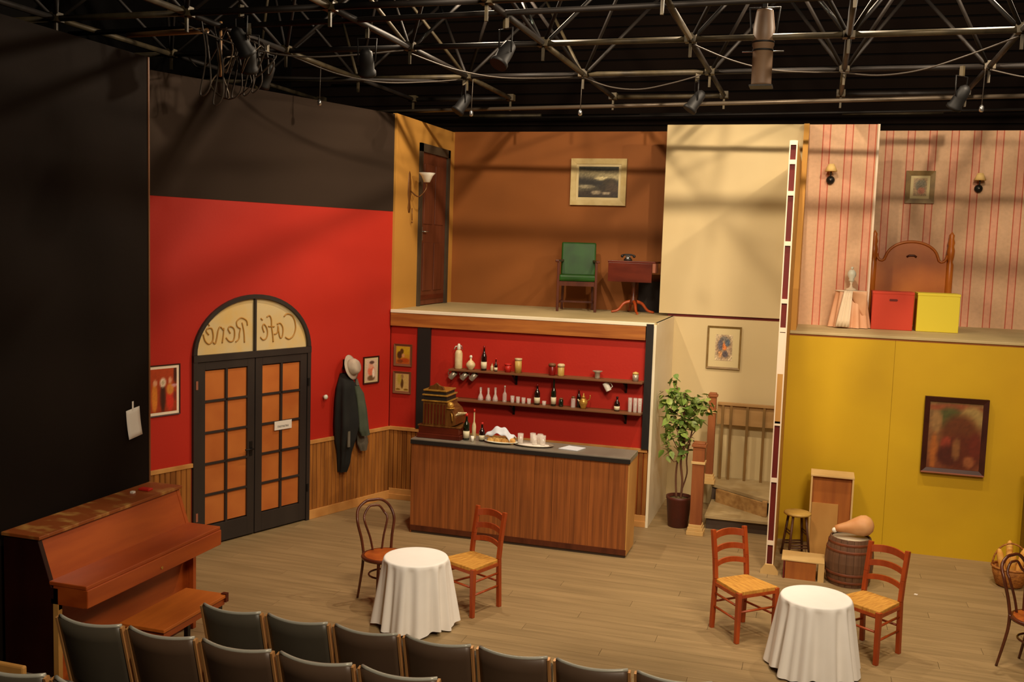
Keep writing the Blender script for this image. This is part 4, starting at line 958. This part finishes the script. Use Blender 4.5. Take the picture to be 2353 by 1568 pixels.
tc = thing('tall_crate', 'tall open-fronted wooden box standing against the yellow wall', 'crate', (.065, 11.25, 0))
build('side_board', M().box(0, .018, 0, .3, 0, .88), 'crate_wood', tc); build('side_board', M().box(.43, .448, 0, .3, 0, .88), 'crate_wood', tc)
build('top_board', M().box(-.004, .452, -.004, .3, .88, .9), 'crate_wood', tc, .003)
build('back_board', M().box(.018, .43, .05, .065, .0, .88), 'ply', tc)
build('inner_panel', M().box(.02, .30, .03, .048, .0, .58), 'light_wood', tc)
lc = thing('low_crate', 'low wooden box with brown front and pale top by the barrel', 'crate', (-.18, 10.30, 0))
build('top_board', M().box(0, .42, 0, .33, .185, .2), 'crate_wood', lc, .003)
build('front_board', M().box(.04, .34, .01, .022, 0, .185), 'ply', lc)
build('side_board', M().box(0.02, .035, .0, .33, 0, .185), 'maroon', lc); build('side_board', M().box(.36, .42, .0, .33, 0, .185), 'crate_wood', lc)
ba = thing('wine_barrel', 'weathered wooden barrel with reddish hoops and pale head', 'barrel', (.475, 10.42, 0))
n = 20
def br(z): return .195 + .04 * math.sin(PI * z / .48)
pf_ = [(br(z), z) for z in (0, .08, .16, .24, .32, .40, .48)]
def stave():
    mb = M(); a0 = PI / n - .006; vs = []
    for r, z in pf_:
        for rr, a in ((r, -a0), (r + .002, 0), (r, a0), (r - .014, a0), (r - .014, -a0)): vs.append((rr * math.cos(a), rr * math.sin(a), z))
    fs = []
    for i in range(len(pf_) - 1):
        for k in range(5): fs.append((i * 5 + k, i * 5 + (k + 1) % 5, (i + 1) * 5 + (k + 1) % 5, (i + 1) * 5 + k))
    fs += [(4, 3, 2, 1, 0), tuple(len(vs) - 5 + k for k in range(5))]
    return mb.add(vs, fs)
sv = build('stave', stave(), 'barrel_wood', ba)
for i in range(1, n): inst(sv, (0, 0, 0), ba, (0, 0, 2 * PI * i / n))
for z in (.05, .13, .36, .43): build('hoop', M().lathe([(br(z) + .003, z - .014), (br(z) + .006, z - .01), (br(z) + .006, z + .01), (br(z) + .003, z + .014)], 32), 'barrel_hoop', ba)
build('barrel_head', M().lathe([(.178, .455), (.178, .465), (1e-5, .466)], 28), 'barrel_head', ba)
hm = thing('ham', 'large pear-shaped tan ham lying on top of the barrel', 'ham', (.49, 10.42, .481), math.radians(8))
T = Matrix.Translation((-.17, 0, .045)) @ Matrix.Rotation(math.radians(80), 4, 'Y')
build('meat', M().lathe([(1e-5, 0), (.03, .004), (.04, .04), (.055, .12), (.085, .2), (.105, .27), (.10, .32), (.07, .36), (.03, .378), (1e-5, .38)], 24, T=T @ Matrix.Translation((-.022, 0, 0))), 'ham', hm)
build('knuckle', M().ball((-.175, 0, .05), .028, 10), 'milk_glass', hm)
sh = thing('wall_bracket', 'small wooden ledge on the yellow wall cut by the right edge', 'ledge', (2.30, 11.3, 1.6), PI / 2)
build('ledge', M().box(-.05, .3, -.001, .05, .05, .09).box(-.05, .3, -.001, .03, -.03, .05), 'light_wood', sh)
sh.rotation_euler = (0, 0, -PI / 2)
cb2 = thing('dark_cupboard', 'dark brown wooden cupboard edge at the right edge of the photo', 'cupboard', (2.235, 11.16, 0))
build('side_panel', M().box(0, .06, 0, .4, .0, 1.05), 'dark_wood', cb2, .004); build('top_board', M().box(-.01, .06, -.01, .41, 1.05, 1.075), 'dark_wood', cb2)
bk = thing('bread_basket', 'round wicker basket of baguettes on the floor by the yellow wall', 'basket', (2.05, 10.95, 0))
build('basket_body', M().lathe([(.1, 0), (.13, .02), (.165, .13), (.175, .2), (.165, .2), (.15, .13), (1e-5, .03)], 24), 'wicker', bk)
build('basket_rim', M().tube([(.172 * math.cos(a), .172 * math.sin(a), .2) for a in [2 * PI * i / 24 for i in range(24)]], .012, 6, closed=True), 'wicker', bk)
build('handle', M().tube([(.17 * math.cos(a), 0, .2 + .24 * math.sin(a)) for a in [PI * i / 14 for i in range(15)]], .009, 6), 'wicker', bk)
for i, q in enumerate(('front', 'right-hand', 'back', 'left-hand')):
    a = -PI / 2 + i * PI / 2; x, y = 2.05 + .05 * math.cos(a), 10.95 + .05 * math.sin(a)
    t = thing('baguette', 'golden baguette standing in the wicker basket, the %s one' % q, 'bread', (x, y, .045), 0, 'baguettes in the wicker basket'); t.rotation_euler = (-.2 * math.sin(a), .2 * math.cos(a), 0)
    hh = .28 + .03 * (i % 3)
    build('crust', M().lathe([(1e-5, 0), (.02, .01), (.032, .06), (.032, hh), (.018, hh + .05), (1e-5, hh + .065)], 12), 'baguette', t)
# ------------------------------------------------------------------ pink bedroom
PZ = 2.421
hb = thing('bed_headboard', 'arched honey-pine headboard with tall posts against striped wallpaper', 'headboard', (1.165, 14.06, PZ))
pts = [(-.43, 0), (-.43, .92), (-.415, .86), (-.39, .835), (-.36, .83), (-.335, .845)] + [(-.32 * math.cos(PI * i / 18), .86 + .225 * math.sin(PI * i / 18)) for i in range(1, 18)] + [(.335, .845), (.36, .83), (.39, .835), (.415, .86), (.43, .92), (.43, 0)]
build('panel', M().prism(pts, -.01, .02), 'pine', hb, .004)
crv = [(x, -.012, z) for x, z in pts[1:-1]]
build('top_moulding', M().tube(crv, .018, 6), 'pine', hb)
for sg in (-1, 1): build('bed_post', M().lathe([(.045, 0), (.045, .8), (.03, .84), (.045, .9), (.05, .98), (.035, 1.04), (.045, 1.08), (.03, 1.14), (.035, 1.18), (1e-5, 1.23)], 14, (sg * .47, 0)), 'pine', hb)
build('handle_cutout', M().tube([(-.06, -.02, .885), (-.03, -.02, .905), (.03, -.02, .905), (.06, -.02, .885)], .014, 6), 'dark_wood', hb)
for lb_, x, m in (('red square storage box with hand slot on the pink platform', .655, 'red_box'), ('yellow square storage box on the pink platform', 1.165, 'yellow_box')):
    t = thing('storage_box', lb_, 'box', (x, 12.82, PZ), 0)
    build('body', M().box(0, .47, 0, .4, 0, .455), m, t, .006)
    build('lid_rim', M().box(-.003, .473, -.004, .403, .43, .46), m, t, .003)
    if m == 'red_box': build('hand_slot', M().prism([(.19 + .0, .36), (.20, .347), (.28, .347), (.29, .36), (.28, .373), (.20, .373)], -.004, .0), 'maroon', t)
sk = thing('skirted_table', 'small bedside table with peach satin and white skirt', 'table', (.40, 12.85, PZ))
def skf(u, v):
    a = 2 * PI * u; k = 1 - v
    return ((.17 + .06 * k + (.008 + .022 * k) * math.cos(11 * a)) * math.cos(a), (.12 + .04 * k + (.006 + .016 * k) * math.cos(11 * a)) * math.sin(a), .006 + .44 * v)
build('skirt', M().grid(skf, 88, 6, closed=True), 'satin', sk)
build('tabletop', M().lathe([(.18, .44), (.18, .455), (1e-5, .456)], 24, sy=.72), 'lace', sk)
def pan(u, v): x = (u - .5) * (.10 + .06 * (1 - v)) - .03 - .05 * (1 - v); return (x, -.145 - .07 * (1 - v) - .008 * math.sin(25 * u), .02 + .435 * v)
build('lace_panel', M().grid(pan, 14, 5), 'lace', sk, 0, .003)
def pan2(u, v): return (.02 + .17 * u, -.128 - .10 * (1 - v) * (1 - u * .5) + .05 * u, .455 - .10 * v * (1 - .3 * u) - .3 * v * u)
build('overskirt', M().grid(pan2, 10, 6), 'satin', sk, 0, .003)
t = thing('bedside_lamp', 'small white glass lamp on the skirted bedside table', 'lamp', (.40, 12.85, PZ + .458))
build('base', M().lathe([(.08, 0), (.05, .02), (.02, .035), (.012, .07), (.02, .1)], 16), 'lace', t)
build('globe', M().lathe([(.02, .1), (.035, .12), (.03, .14), (.052, .18), (.05, .215), (.03, .245), (1e-5, .255)], 16), 'pot_white', t)
build('finial', M().ball((0, 0, .27), .018, 8), 'pot_white', t)
def sconce(label, x, y, z):
    t = thing('wall_sconce', label, 'sconce', (x, y, z), 0, 'sconces on the striped wallpaper')
    build('backplate', M().ball((0, -.02, -.05), .052, 14, 1), 'black_metal', t)
    build('bolt', M().ball((0, -.075, -.05), .01, 6), 'chrome', t)
    build('arm', M().tube([(0, -.04, -.03), (.0, -.1, .0), (0, -.1, .05)], .008, 6), 'black_metal', t)
    build('lamp_shade', M().lathe([(.075, .05), (.035, .14), (.03, .14), (.07, .052)], 18, (0, -.1)), 'shade_cream', t)
sconce('dark sconce with cream shade on the nearer striped flat', .085, 13.048, 4.27)
sconce('dark sconce with cream shade right of the small framed print', 1.915, 14.148, 4.26)
t = thing('maroon_bottle', 'small dark maroon shape standing between skirt and red box', 'bottle', (.625, 12.9, PZ)); build('body', M().lathe([(.03, 0), (.03, .1), (.012, .13), (1e-5, .16)], 12), 'maroon', t)

# ------------------------------------------------------------------ space frame, pipes, fixtures
tr = thing('ceiling_space_frame', 'metal tube space-frame truss grid under the black ceiling', 'truss', (0, 0, 5.2))
XS = [-8.07, -6.7, -5.33, -3.96, -2.6, -1.22, .14, 1.5, 2.86, 4.22]; YS = [4.23, 5.91, 7.59, 9.27, 10.95, 12.63, 14.31]
rr = random.Random(3)
def member(name, a, b_, r, m): 
    a, b_ = Vector(a), Vector(b_)
    return build(name, M().tube([a, b_], r, 6), m, tr)
for y in YS[2:]:
    for i in range(len(XS) - 1):
        if y > 12 and i % 2: continue
        member('chord', (XS[i] + .05, y, 0), (XS[i + 1] - .05, y, 0), .028, rr.choice(['truss_metal', 'truss_dark']))
for x in XS[1:-1]:
    for j in range(1, len(YS) - 2): member('chord', (x, YS[j] + .05, 0), (x, YS[j + 1] - .05, 0), .028, rr.choice(['truss_dark', 'truss_metal', 'truss_dark']))
for i, x in enumerate(XS[1:-1]):
    for y in YS[2:5]:
        for sx in (-1, 1):
            for sy in (-1, 1): member('strut', (x + sx * .04, y + sy * .05, .04), (x + sx * .68, y + sy * .83, 1.0), .019, rr.choice(['truss_dark', 'truss_metal', 'truss_dark', 'truss_dark']))
for x in XS[1:-1]:
    for y in YS[2:6]: build('node', M().box(x - .05, x + .05, y - .05, y + .05, -.03, .05).box(x - .012, x + .012, y - .012, y + .012, -.16, -.03), 'truss_metal', tr)
for y in YS[2:5]: member('upper_chord', (-8, y - .84, 1.0), (4.5, y - .84, 1.0), .025, 'truss_dark')
def pipe(label, a, b_, r=.024, m='pipe_metal'):
    o = build('rigging_pipe', M().tube([a, b_], r, 8), m); tag(o, label, 'pipe', 'rigging pipes'); return o
pipe('long pale rigging pipe nearest above the set walls', (-6.4, 12.25, 4.98), (4.2, 11.75, 5.06))
pipe('thin rigging pipe just above the orange back wall', (-6.0, 14.4, 5.16), (4.4, 13.6, 5.16), .018, 'truss_dark')
pipe('thin dark rigging pipe high behind the truss', (-7.0, 13.5, 5.55), (4.2, 13.1, 5.62), .02, 'truss_dark')
pipe('rigging pipe below the truss over the left black flat', (-7.9, 10.2, 5.16), (-4.2, 11.0, 5.16), .02, 'truss_dark')
pipe('dark rigging pipe over the auditorium near the top edge', (-7, 8.1, 5.18), (3.5, 8.0, 5.25), .024, 'truss_dark')
t = build('paper_scrap', M().prism([(1.09, 10.28), (1.12, 10.27), (1.13, 10.30), (1.10, 10.31)], .001, .004, axis='z'), 'paper'); tag(t, 'tiny white paper scrap on the floor in front of the yellow wall', 'scrap')
# stage lights
def stage_light():
    t = thing('stage_light', '', 'stage light', (0, 0, 0), 0, 'stage lights hung from the truss')
    T = Matrix.Rotation(math.radians(35), 4, 'X')
    build('housing', M().lathe([(.025, .12), (.055, .09), (.065, .0), (.065, -.08), (.078, -.1), (.078, -.13)], 14, T=T), 'fixture', t)
    build('lens', M().lathe([(.06, -.11), (.045, -.12), (1e-5, -.125)], 14, T=T), 'lens', t)
    build('yoke', M().tube([(-.075, 0, 0), (-.085, 0, .2), (.085, 0, .2), (.075, 0, 0)], .007, 6), 'fixture', t)
    build('clamp', M().box(-.015, .015, -.02, .02, .2, .3), 'truss_metal', t)
    return t
sl = stage_light(); sl.location = (-5.0, 8.05, 4.9); sl.rotation_euler = (0, 0, .5); sl['label'] = 'black stage light in the tangle above the left masking wall'
for lab, p, rz in (('stage light hung left of the tangle at the top left', (-5.33, 8.9, 4.9), 1.2), ('stage light with bright clamp near the top left corner', (-4.8, 7.6, 4.95), -.4), ('stage light at the top edge over the upper left truss bay', (-3.96, 8.3, 4.89), .3),
                   ('stage light at the top edge left of centre', (-2.6, 8.1, 4.89), 2.6), ('stage light by the third truss node at the upper middle', (-1.35, 10.95, 4.9), 1.9), 
                   ('stage light by the truss node over the pink wall', (1.25, 10.9, 4.9), .8), ('stage light over the black flat by the hanging pendant', (-4.0, 10.95, 4.9), 2.2)):
    dup(sl, p, rz, lab)
sp = thing('hanging_projector', 'long brown tubular spotlight hanging nose-down from the truss', 'spotlight', (-.58, 9.3, 4.78))
build('barrel', M().lathe([(.085, 0), (.088, .02), (.088, .34), (.096, .35), (.096, .5), (.075, .64), (.07, .66), (1e-5, .66)], 20), 'fixture_brown', sp)
build('band', M().lathe([(.097, .37), (.097, .385)], 20), 'fixture', sp); build('band', M().lathe([(.092, .30), (.092, .315)], 20), 'fixture', sp)
build('yoke', M().tube([(-.1, 0, .42), (-.13, 0, .68), (.13, 0, .68), (.1, 0, .42)], .01, 6), 'fixture', sp)
build('clamp', M().box(-.02, .02, -.03, .03, .68, .86), 'fixture', sp); build('shutter_rod', M().tube([(-.18, 0, .3), (.18, 0, .3)], .006, 5), 'chrome', sp)
build('gel_frame', M().box(-.1, .1, -.1, .1, -.012, .0), 'fixture', sp)
CL = ['between the bar and the left flat', 'over the left end of the orange room', 'over the middle of the orange room', 'over the cream flat', 'over the black flat', 'over the pink wall', 'sagging in front of the black flat', 'at the far upper left', 'dangling foremost in the tangle', 'second dangling loop in the tangle', 'third dangling loop in the tangle', 'short dangling loop in the tangle', 'rearmost dangling loop in the tangle']
def cable(pts, i):
    o = build('lighting_cable', M().tube(spline(pts, 6), .008, 5), 'cable'); tag(o, 'dark lighting cable on the ceiling truss, ' + CL[i if i < 8 else i - 12], 'cable', 'loose cables along the truss')
for i, (x0, y0, x1, y1, sag) in enumerate(((-4, 9.3, -2.7, 10.9, .12), (-2.6, 10.9, -1.3, 10.9, .14), (-1.2, 9.3, .1, 10.9, .1), (.1, 10.9, 1.5, 9.3, .13), (-5.3, 9.3, -4, 10.9, .15), (1.5, 10.9, 2.8, 10.9, .1), (-5.5, 7.7, -4.0, 9.2, .18), (-6.5, 9.3, -5.2, 8.0, .2))):
    cable([(x0, y0, 5.16), ((3 * x0 + x1) / 4, (3 * y0 + y1) / 4, 5.16 - sag * .8), ((x0 + x1) / 2, (y0 + y1) / 2, 5.16 - sag), ((x0 + 3 * x1) / 4, (y0 + 3 * y1) / 4, 5.16 - sag * .6), (x1, y1, 5.16)], i)
for i, (x, y, z) in enumerate(((-5.33, 8.3, 4.6), (-5.33, 8.0, 4.5), (-5.33, 8.5, 4.65), (-5.33, 7.8, 4.55), (-5.33, 8.65, 4.7))):
    cable([(x, y, 5.2), (x + .05, y, (z + 5.2) / 2), (x - .04, y + .05, z), (x + .08, y + .03, z + .1), (x + .05, y, 5.1)], i + 20)
rq = random.Random(12)
TG = ['first', 'second', 'third', 'fourth', 'fifth', 'sixth', 'seventh']
for i in range(7):
    x, y = -5.33 + rq.uniform(-.5, .45), 8.15 + rq.uniform(-.3, .5); zz = rq.uniform(4.62, 4.95)
    pts = [(-5.33, 8.2 + .05 * i, 5.17), (x, y, 5.05), (x + rq.uniform(-.15, .15), y + .05, zz), (x + rq.uniform(-.1, .2), y, zz + .12), (x + rq.uniform(-.2, .2), y + .1, 5.0)]
    o = build('tangled_cable', M().tube(spline(pts, 6), rq.choice([.006, .009, .012]), 5), rq.choice(['cable_tan', 'cable', 'pipe_metal'])); tag(o, 'thin cable in the bright tangle left of the black flat, %s from the left' % TG[i], 'cable', 'cables in the upper left tangle')
pipe('short bright tan pipe stub crossing the upper left tangle', (-6.3, 8.06, 5.14), (-5.4, 8.0, 5.14), .026, 'cable_tan')
pipe('short upright pipe stub in the upper left tangle', (-5.33, 8.1, 4.75), (-5.36, 8.15, 5.25), .014, 'cable_tan')
for lab, (x, y) in (('small hanging pendant cable and plug over the black flat', (-5.33, 10.0)), ('dangling plug on a cable below the second truss node', (-3.9, 10.95)), ('dangling plug on a cable at the upper middle', (-2.62, 10.95)), ('dangling plug at the right end of the truss', (1.45, 10.9))):
    t = thing('hanging_plug', lab, 'plug', (x, y, 4.75)); build('cord', M().tube([(0, 0, .06), (.01, 0, .45)], .005, 5), 'cable', t); build('plug', M().lathe([(.012, 0), (.022, .01), (.022, .05), (.008, .07)], 10), 'chrome', t)
